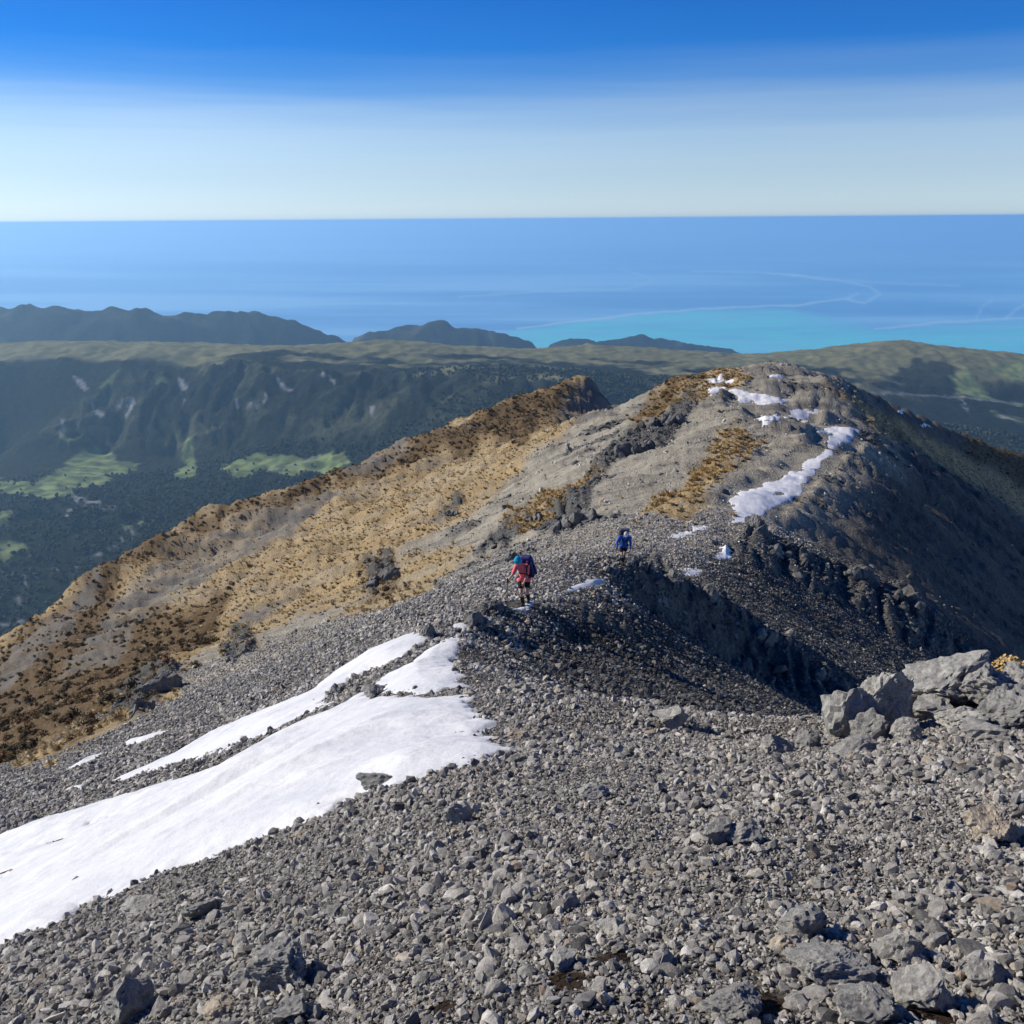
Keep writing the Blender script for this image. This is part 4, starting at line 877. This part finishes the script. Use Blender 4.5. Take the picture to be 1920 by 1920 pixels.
def plants(name, meshes, mask, dens, size, n0, label, cat, group, stuffname, stufflabel, rr=(40, 500), nind=180):
    r_ = np.sqrt(RNG.uniform(rr[0] ** 2, rr[1] ** 2, n0)); t_ = RNG.uniform(-R(34), R(34), n0); x = r_ * np.sin(t_); y = r_ * np.cos(t_)
    mk = lookup(mask, x, y) * np.clip(dens * (.55 + .9 * sstep(-.4, .5, fbm(x / 9, y / 6, 3, 221))), 0, 1)
    ok = (RNG.random(n0) < mk) & ~in_snow(x, y, -.3); x, y, r_ = x[ok], y[ok], r_[ok]
    s = RNG.uniform(size[0], size[1], len(x)) * np.where(RNG.random(len(x)) < .12, 1.5, 1); z = hf(x, y) - .04
    rot = np.stack([RNG.normal(0, .15, len(x)), RNG.normal(0, .15, len(x)), RNG.uniform(0, 6.28, len(x))], -1)
    px, py = proj(np.stack([x, y, z], -1)); vis = (px > 0) & (px < 1920)
    # only those in plain sight are set out singly
    order = np.argsort(np.where(vis, r_ / s, 1e9)); ind = order[:nind]; src = []
    for j, i in enumerate(ind):
        o = bpy.data.objects.new(name, meshes[j % len(meshes)]); C.objects.link(o); o.location = (x[i], y[i], z[i]); o.rotation_euler = rot[i]; o.scale = (s[i], s[i], s[i] * RNG.uniform(.8, 1.1))
        o['label'] = label; o['category'] = cat; o['group'] = group
        if j < len(meshes): src.append(o)
    rest = np.ones(len(x), bool); rest[ind] = False
    scatter(stuffname, np.stack([x, y, z], -1)[rest], rot[rest], s[rest][:, None] * RNG.uniform(.8, 1.2, (int(rest.sum()), 3)), RNG.integers(0, len(meshes), int(rest.sum())), src, kind='stuff', label=stufflabel)
    return len(x)
ORANGE = cover(['1327 849 1350 819 1380 804 1399 819 1440 837 1410 860 1376 871 1361 897 1324 920 1290 940 1240 960 1190 984 1237 950 1267 920 1297 879', '940 985 1010 950 1080 915 1130 880 1140 890 1060 955 980 1010', '1180 790 1250 730 1330 700 1410 715 1340 760 1260 785 1200 800'], 8)
GOLDONLY = M_GOLD * (1 - M_SCREE) * (1 - .7 * M_SCRUB)
sparse = (1 - np.clip(M_CRAG2, 0, 1)) * sstep(60, 110, DIST) * left * .02
print('tussock', plants('tussock', TM, np.maximum(GOLDONLY * (1 - ORANGE), sparse), .9, (.35, .75), 120000, 'straw golden tussock clump on the sunlit left flank', 'tussock', 'golden tussocks on the left flank', 'tussock_grass', 'straw golden tussock grass covering the spur'))
print('orange', plants('tussock', OM, ORANGE, .95, (.5, 1.0), 60000, 'orange tussock clump on the hump beside the crest', 'tussock', 'orange tussocks on the hump', 'orange_tussock_grass', 'orange tussock grass on the hump', rr=(60, 300), nind=110))
print('scrub', plants('shrub', SM, np.maximum(M_SCRUB * (1 - .85 * M_SCREE), GOLDONLY * .012), .6, (.6, 1.3), 70000, 'low dark brown shrub on the spur', 'shrub', 'dark shrubs on the spur', 'scrub', 'dark brown scrub covering the spur edge'))
# golden cushion plant at the right edge of the outcrop
def cushion(px, py, wpx, label):
    p = hit(px, py, Z); s = wpx * np.linalg.norm(p) / FPX; r = random.Random(px); V = []; F = []
    for k in range(900):
        a = r.uniform(0, 6.283); q = math.sqrt(r.random()) * .5; h = .24 * math.sqrt(max(0, 1 - (q / .52) ** 2)) * (1 + .35 * math.sin(a * 3 + q * 9)); i = len(V); sz = r.uniform(.012, .028)
        c = Vector((q * math.cos(a), q * math.sin(a), h * r.uniform(.75, 1.05))); t = Vector((r.gauss(0, 1), r.gauss(0, 1), r.gauss(0, .6))).normalized(); u = t.orthogonal().normalized()
        V += [tuple(c + t * sz), tuple(c + u * sz), tuple(c - t * sz), tuple(c - u * sz)]; F.append((i, i + 1, i + 2, i + 3))
    me = bpy.data.meshes.new('cushion_plant'); me.from_pydata(V, [], F); me.update(); me.materials.append(M_ORNG)
    o = obj('cushion_plant', me, label=label, category='plant'); o.location = (p[0], p[1], float(hf(p[0], p[1])) - .02); o.scale = (s,) * 3
cushion(1905, 1272, 110, 'orange-gold cushion plant at the right end of the outcrop'); cushion(1690, 1308, 22, 'tiny orange plant behind the tall outcrop rock'); cushion(1706, 1300, 20, 'tiny orange tuft in the gap before the largest outcrop rock')

# ------------------------------------------------------------------ walkers
def tcaps(b, p0, r0, p1, r1, seg=12):
    p0, p1 = Vector(p0), Vector(p1); d = p1 - p0; q = d.to_track_quat('Z', 'Y')
    rings = []
    def ring(c, r):
        rings.append([b.verts.new(c + q @ Vector((r * math.cos(a), r * math.sin(a), 0))) for a in (2 * math.pi * i / seg for i in range(seg))])
    dn = d.normalized() if d.length > 1e-6 else Vector((0, 0, 1))
    for a in (-80, -50, -20): ring(p0 + dn * r0 * math.sin(R(a)), r0 * math.cos(R(a)))
    ring(p0, r0); ring(p1, r1)
    for a in (20, 50, 80): ring(p1 + dn * r1 * math.sin(R(a)), r1 * math.cos(R(a)))
    for A_, B_ in zip(rings[:-1], rings[1:]):
        for i in range(seg): b.faces.new((A_[i], A_[(i + 1) % seg], B_[(i + 1) % seg], B_[i]))
    b.faces.new(rings[0][::-1]); b.faces.new(rings[-1])
def remeshed(name, caps, vox, m, parent, ell=(), smooth=4):
    b = bmesh.new()
    for c in caps: tcaps(b, *c)
    for c, rad, eul in ell:
        from mathutils import Euler
        bmesh.ops.create_icosphere(b, subdivisions=3, radius=1, matrix=Matrix.Translation(c) @ Euler(eul).to_matrix().to_4x4() @ Matrix.Diagonal((*rad, 1)))
    me = bpy.data.meshes.new('tmp'); b.to_mesh(me); b.free()
    o = bpy.data.objects.new('tmp', me); C.objects.link(o)
    md = o.modifiers.new('r', 'REMESH'); md.mode = 'VOXEL'; md.voxel_size = vox; md.use_smooth_shade = True
    ms = o.modifiers.new('s', 'SMOOTH'); ms.factor = .5; ms.iterations = smooth
    dg = bpy.context.evaluated_depsgraph_get(); dg.update()
    nm = bpy.data.meshes.new_from_object(o.evaluated_get(dg)); nm.name = name
    bpy.data.objects.remove(o); nm.materials.clear(); nm.materials.append(m)
    nm.polygons.foreach_set('use_smooth', np.ones(len(nm.polygons), bool)); nm.update()
    return obj(name, nm, None, parent)
def hand(caps, wrist, elbow, side, curl=.9):
    w = Vector(wrist); d = (w - Vector(elbow)).normalized(); up = Vector((0, 0, 1)); lat = d.cross(Vector((0, -1, 0.2))).normalized() * side
    pal = lat.cross(d).normalized(); c = w + d * .05
    caps.append((w, .026, w + d * .045, .030)); 
    for k in range(4):
        o = (k - 1.5) * .019; ln = (.062, .072, .068, .052)[k]
        a = w + d * .075 + lat * o; caps.append((w + d * .035 + lat * o * .8, .013, a, .012))
        m1 = a + (d * math.cos(curl * .6) + pal * math.sin(curl * .6)) * ln * .55; caps.append((a, .011, m1, .010))
        m2 = m1 + (d * math.cos(curl * 1.7) + pal * math.sin(curl * 1.7)) * ln * .5; caps.append((m1, .010, m2, .0085))
    t0 = w + d * .02 - lat * .028; t1 = t0 + (d * .7 - lat * .6 + pal * .4).normalized() * .04; caps.append((t0, .014, t1, .012)); caps.append((t1, .012, t1 + (d * .8 + pal * .6).normalized() * .03, .010))
SKIN = plain('skin', (.52, .30, .22), .6, .3, .06)
BLACK = plain('black_cloth', (.014, .014, .016), .85, .2)
BOOT = plain('boot_leather', (.018, .016, .015), .6, .4)
HAIR = plain('hair', (.06, .035, .02), .6, .4)
EYE = plain('eye', (.02, .015, .012), .3, .5)
LIP = plain('lips', (.40, .16, .14), .5, .4)
def person(name, base, J, label, shirt, hat, beanie, sleeve_long):
    root = bpy.data.objects.new(name, None); C.objects.link(root); root.location = base; root.empty_display_size = .2
    root['label'] = label; root['category'] = 'person'
    V = {k: Vector(v) for k, v in J.items()}
    H = V['head']; face = V['look'].normalized(); 
    # body: one continuous skin from head to ankles
    cp = [(V['pelvis'], .125, V['belly'], .115), (V['belly'], .115, V['chest'], .125), (V['chest'], .12, V['neck'], .06), (V['neck'], .05, H + Vector((0, 0, -.05)), .05)]
    for s in 'LR':
        cp += [(V['chest'] + (V['sh' + s] - V['chest']) * .5, .085, V['sh' + s], .058), (V['sh' + s], .054, V['el' + s], .040), (V['el' + s], .040, V['wr' + s], .026),
               (V['pelvis'] + (V['hip' + s] - V['pelvis']) * .6, .11, V['hip' + s], .095), (V['hip' + s], .090, V['kn' + s], .056), (V['kn' + s], .055, V['kn' + s].lerp(V['an' + s], .35), .055), (V['kn' + s].lerp(V['an' + s], .35), .055, V['an' + s], .036)]
        hand(cp, V['wr' + s], V['el' + s], 1 if s == 'L' else -1)
    up = Vector((0, 0, 1)); rt = face.cross(up).normalized(); fu = rt.cross(face).normalized()
    cp += [(H + fu * .03 - face * .015, .088, H + face * .01 - fu * .03, .078), (H + face * .03 - fu * .06, .055, H + face * .055 - fu * .085, .035)]     # skull, jaw
    cp += [(H + face * .085 + fu * .0, .012, H + face * .105 - fu * .03, .015)]                                                                     # nose
    for s in (-1, 1): cp += [(H + rt * .083 * s - fu * .005, .014, H + rt * .085 * s - fu * .04, .011)]                                             # ears
    body = remeshed('body', cp, .0085, SKIN, root)
    for s in (-1, 1):
        b = bmesh.new(); bmesh.ops.create_icosphere(b, subdivisions=2, radius=.011); me = bpy.data.meshes.new('eye'); b.to_mesh(me); b.free(); e = obj('eye', me, EYE, root); e.location = H + face * .079 + rt * .032 * s + fu * .004
    mo = remeshed('mouth', [(H + face * .088 - fu * .055 - rt * .02, .006, H + face * .088 - fu * .055 + rt * .02, .006)], .003, LIP, root, smooth=1)
    # clothes follow the body
    sc_ = [(V['pelvis'] + Vector((0, 0, -.03)), .150, V['belly'], .138), (V['belly'], .138, V['chest'], .145), (V['chest'], .140, V['neck'], .072)]
    for s in 'LR':
        sc_ += [(V['chest'] + (V['sh' + s] - V['chest']) * .45, .105, V['sh' + s], .076)]
        if sleeve_long: sc_ += [(V['sh' + s], .073, V['el' + s], .056), (V['el' + s], .056, V['el' + s].lerp(V['wr' + s], .95), .040)]
        else: sc_ += [(V['sh' + s], .073, V['sh' + s].lerp(V['el' + s], .8), .060)]
        sc_ += [(V['pelvis'] + Vector((0, 0, -.03)), .145, V['hip' + s].lerp(V['kn' + s], .12), .122)]
    remeshed('shirt', sc_, .011, shirt, root)
    st = []
    for s in 'LR': st += [(V['hip' + s], .112, V['hip' + s].lerp(V['kn' + s], .62), .088)]
    remeshed('shorts', st, .011, BLACK, root)
    for s in 'LR':
        an = V['an' + s]; toe = V['toe' + s]
        remeshed('gaiter', [(V['kn' + s].lerp(an, .42), .062, an, .052)], .010, BLACK, root)
        bt = remeshed('boot', [(an + Vector((0, 0, .02)), .050, an + Vector((0, .02, -.05)), .052), (an + Vector((0, .03, -.055)), .042, toe, .044)], .009, BOOT, root)
        remeshed('sole', [(an + Vector((0, .05, -.09)), .030, toe + Vector((0, -.01, -.028)), .030)], .009, BLACK, bt)
    if beanie:
        hb = remeshed('beanie', [(H + fu * .05 - face * .02, .101, H + fu * .075 - face * .025, .088)], .008, hat, root)
        remeshed('beanie_cuff', [(H + fu * .022 + rt * .02, .102, H + fu * .03 - rt * .02, .102)], .008, hat, hb)
        remeshed('hair', [(H - face * .05 - fu * .03, .08, H - face * .05 - fu * .12 + rt * .02, .035), (H + rt * .07 - fu * .03, .02, H + rt * .06 - fu * .15 + face * .03, .015)], .008, HAIR, root)
    else:
        hb = remeshed('cap', [(H + fu * .045 - face * .015, .100, H + fu * .07 - face * .02, .085)], .008, hat, root)
        remeshed('cap_brim', [], .007, hat, hb, ell=[(H + fu * .045 + face * .12, (.075, .075, .010), (-.3, 0, 0))])
        remeshed('hair', [(H - face * .05 - fu * .02, .085, H - face * .05 - fu * .07, .05)], .008, HAIR, root)
    return root
def pack(name, base, c, back, updir, size, col, lid, label):
    root = bpy.data.objects.new(name, None); C.objects.link(root); root.location = base + Vector(c); root['label'] = label; root['category'] = 'backpack'
    u = Vector(updir).normalized(); f = Vector(back); f = (f - u * f.dot(u)).normalized(); s = u.cross(f).normalized(); wx, dz, h = size
    def P(a, b_, c_): return s * a + f * b_ + u * c_
    cps = []
    for a in (-1, 1):
        for b_ in (-1, 1): cps.append((P(a * (wx / 2 - .08), b_ * (dz / 2 - .07), -h / 2 + .08), .08, P(a * (wx / 2 - .09), b_ * (dz / 2 - .07), h / 2 - .14), .08))
    cps.append((P(0, 0, -h / 2 + .1), .10, P(0, 0, h / 2 - .1), .10))
    remeshed('pack_bag', cps, .012, col, root)
    remeshed('lid', [(P(-wx / 2 + .07, 0, h / 2 - .05), .085, P(wx / 2 - .07, 0, h / 2 - .05), .085), (P(-wx / 2 + .09, dz / 2 - .06, h / 2 - .07), .06, P(wx / 2 - .09, dz / 2 - .06, h / 2 - .07), .06)], .011, lid, root)
    for a in (-1, 1):
        remeshed('side_pocket', [(P(a * (wx / 2), .02, -h / 2 + .1), .05, P(a * (wx / 2), .02, -.02), .045)], .010, lid, root)
        remeshed('shoulder_strap', [(P(a * .11, -dz / 2, h * .30), .022, P(a * .12, -dz / 2 - .14, h * .33), .022), (P(a * .12, -dz / 2 - .14, h * .33), .022, P(a * .11, -dz / 2 - .25, h * .12), .022), (P(a * .11, -dz / 2 - .25, h * .12), .020, P(a * .13, -dz / 2 - .16, -h * .2), .018)], .008, BLACK, root)
    remeshed('chest_strap', [(P(-.11, -dz / 2 - .265, h * .10), .013, P(.11, -dz / 2 - .265, h * .10), .013)], .006, BLACK, root)
    return root
def trek_pole(base, top, tip, label):
    root = bpy.data.objects.new('trekking_pole', None); C.objects.link(root); t = Vector(tip); root.location = base + t; root['label'] = label; root['category'] = 'trekking pole'
    d = Vector(top) - t; n = d.normalized(); GM = plain('pole_metal', (.05, .05, .055), .4, .5)
    def tube(nm, a, b_, r0, r1, m):
        b = bmesh.new(); tcaps(b, a, r0, b_, r1, 10); me = bpy.data.meshes.new(nm); b.to_mesh(me); b.free(); return obj(nm, me, m, root)
    tube('shaft', n * .06, d - n * .1, .007, .010, GM); tube('grip', d - n * .12, d, .017, .02, BLACK); tube('tip', Vector((0, 0, 0)), n * .07, .004, .007, GM); tube('basket', n * .06, n * .068, .028, .03, BLACK)
    return root
PINK = plain('coral_shirt', (.92, .17, .19), .8, .2, .12); TEAL = plain('teal_beanie', (.02, .30, .48), .9, .1, .2, 60)
BLUE = plain('blue_jacket', (.025, .10, .42), .7, .3, .12); CAPG = plain('grey_cap', (.55, .54, .52), .85, .2)
NAVY = plain('navy_pack', (.012, .014, .085), .7, .3, .2); NAVY2 = plain('navy_lid', (.03, .03, .15), .7, .3, .3); DARKP = plain('dark_pack', (.025, .025, .035), .75, .3); GREYP = plain('grey_lid', (.10, .10, .13), .7, .3, .3)
b1 = Vector(HP['pink']); b1.z = float(hf(b1.x, b1.y)) + .005
def gz(b, x, y): return float(hf(b.x + x, b.y + y)) - b.z
J1 = dict(pelvis=(.03, .06, .86), belly=(.02, -.02, 1.02), chest=(-.03, -.15, 1.20), neck=(-.10, -.25, 1.35), head=(-.15, -.33, 1.47), look=(-.35, -1, -.55),
    shL=(-.20, -.26, 1.28), elL=(-.30, -.40, 1.09), wrL=(-.42, -.52, .98), shR=(.12, -.12, 1.24), elR=(.12, -.10, .97), wrR=(.03, -.26, .80),
    hipL=(-.07, .02, .82), knL=(-.06, -.20, .47), anL=(-.01, -.06, .10 + gz(b1, 0, -.06)), toeL=(-.05, -.22, .05 + gz(b1, -.05, -.22)), hipR=(.12, .05, .82), knR=(.11, -.02, .46), anR=(.16, .22, .12 + gz(b1, .16, .22)), toeR=(.13, .06, .05 + gz(b1, .13, .06)))
person('person', b1, J1, 'person in a coral pink shirt and teal beanie climbing with a pole', PINK, TEAL, True, False)
pack('backpack', b1, (.15, .12, 1.16), (.45, 1, .15), (-.22, -.40, 1), (.36, .28, .74), NAVY, NAVY2, 'large navy backpack on the hiker in coral pink')
trek_pole(b1, (-.45, -.58, 1.04), (-.46, -.70, gz(b1, -.46, -.70)), 'thin trekking pole in the hand of the pink hiker')
b2 = Vector(HP['blue']); b2.z = float(hf(b2.x, b2.y)) + .005
J2 = dict(pelvis=(.02, .10, .86), belly=(.02, .0, 1.03), chest=(.03, -.14, 1.20), neck=(.05, -.25, 1.33), head=(.06, -.36, 1.42), look=(-.05, -1, -.85),
    shL=(-.18, -.20, 1.27), elL=(-.31, -.20, 1.01), wrL=(-.30, -.38, .84), shR=(.24, -.20, 1.26), elR=(.29, -.14, .98), wrR=(.26, -.24, .75),
    hipL=(-.08, .06, .82), knL=(-.07, -.16, .47), anL=(.0, -.02, .10), toeL=(-.02, -.18, .05 + gz(b2, -.02, -.18)), hipR=(.12, .08, .82), knR=(.08, .10, .46), anR=(.07, .38, .14 + gz(b2, .07, .38)), toeR=(.06, .22, .05 + gz(b2, .06, .22)))
person('person', b2, J2, 'person in a blue jacket and grey cap bent over a trekking pole', BLUE, CAPG, False, True)
pack('backpack', b2, (.02, .14, 1.22), (.0, 1, .25), (.0, -.50, 1), (.42, .30, .72), DARKP, GREYP, 'dark bulky backpack on the hiker in the blue jacket')
trek_pole(b2, (-.32, -.44, .90), (-.47, -.42, gz(b2, -.47, -.42)), 'slanting trekking pole in the hand of the blue hiker')

# ------------------------------------------------------------------ bush in the valley
def tree_mesh(seed):
    r = random.Random(seed); b = bmesh.new()
    for k in range(4):
        rock_bm(seed * 7 + k, sub=1, cuts=5, flat_=1, rough=.12, bm=b, M=Matrix.Translation((r.uniform(-.22, .22), r.uniform(-.22, .22), .45 + r.uniform(-.12, .25))) @ Matrix.Diagonal((r.uniform(.45, .75), r.uniform(.45, .75), r.uniform(.5, .85), 1)))
    tcaps(b, (0, 0, -.1), .05, (0, 0, .4), .03, 5)
    me = bpy.data.meshes.new('tree'); b.to_mesh(me); b.free(); me.materials.append(M_TREE); return me
M_TREE = leaf_material('bush_foliage', [(0, (.018, .028, .014)), (.5, (.035, .048, .024)), (1, (.07, .075, .04))])
trs = []
n = 26000
yy = RNG.uniform(1850 ** 2, 3700 ** 2, n) ** .5; tt = RNG.uniform(-R(31), R(31), n); x = yy * np.sin(tt); y = yy * np.cos(tt)
def flook(G, x, y):
    i = np.clip(np.searchsorted(rf, np.hypot(x, y)) - 1, 0, FR_ - 2); j = np.clip(((np.arctan2(x, y) - tf[0]) / (tf[1] - tf[0])), 0, FT_ - 1.001); a = j.astype(int); v = j - a
    u = np.clip((np.hypot(x, y) - rf[i]) / (rf[i + 1] - rf[i]), 0, 1)
    return (G[i, a] * (1 - u) + G[i + 1, a] * u) * (1 - v) + (G[i, a + 1] * (1 - u) + G[i + 1, a + 1] * u) * v
ok = (flook(FS, x, y) < .5) & ((flook(F_FIELD_OR_LIT, x, y) < .3) | (RNG.random(n) < .06)) & (flook(F_SCAR, x, y) < .3) & (RNG.random(n) < .45 + .9 * sstep(-.3, .5, fbm(x / 120, y / 120, 3, 231)))
x, y = x[ok], y[ok]; z = flook(FZ, x, y); s = RNG.uniform(6, 13, len(x))
px, py = proj(np.stack([x, y, z], -1))
seen = np.where((px > 30) & (px < 250) & (py > 900) & (py < 1150))[0]
seen = seen[np.argsort(y[seen])][:120]
for j, i in enumerate(seen):
    if j < 4: tm = tree_mesh(300 + j); trs.append(tm)
    o = bpy.data.objects.new('tree', trs[j % len(trs)]); C.objects.link(o); o.location = (x[i], y[i], z[i] - .5); o.scale = (s[i],) * 3; o.rotation_euler = (0, 0, x[i])
    o['label'] = 'dark green tree in the valley bush far below on the left'; o['category'] = 'tree'; o['group'] = 'trees in the valley bush'
    if j == 0: tsrc = []
    if j < 4: tsrc.append(o)
rest = np.ones(len(x), bool); rest[seen] = False
scatter('forest', np.stack([x, y, z - .5], -1)[rest], np.stack([x * 0, x * 0, x], -1)[rest], (s[:, None] * RNG.uniform(.8, 1.3, (len(x), 3)))[rest], RNG.integers(0, 4, int(rest.sum())), tsrc, kind='stuff', label='dark native bush covering the valley')
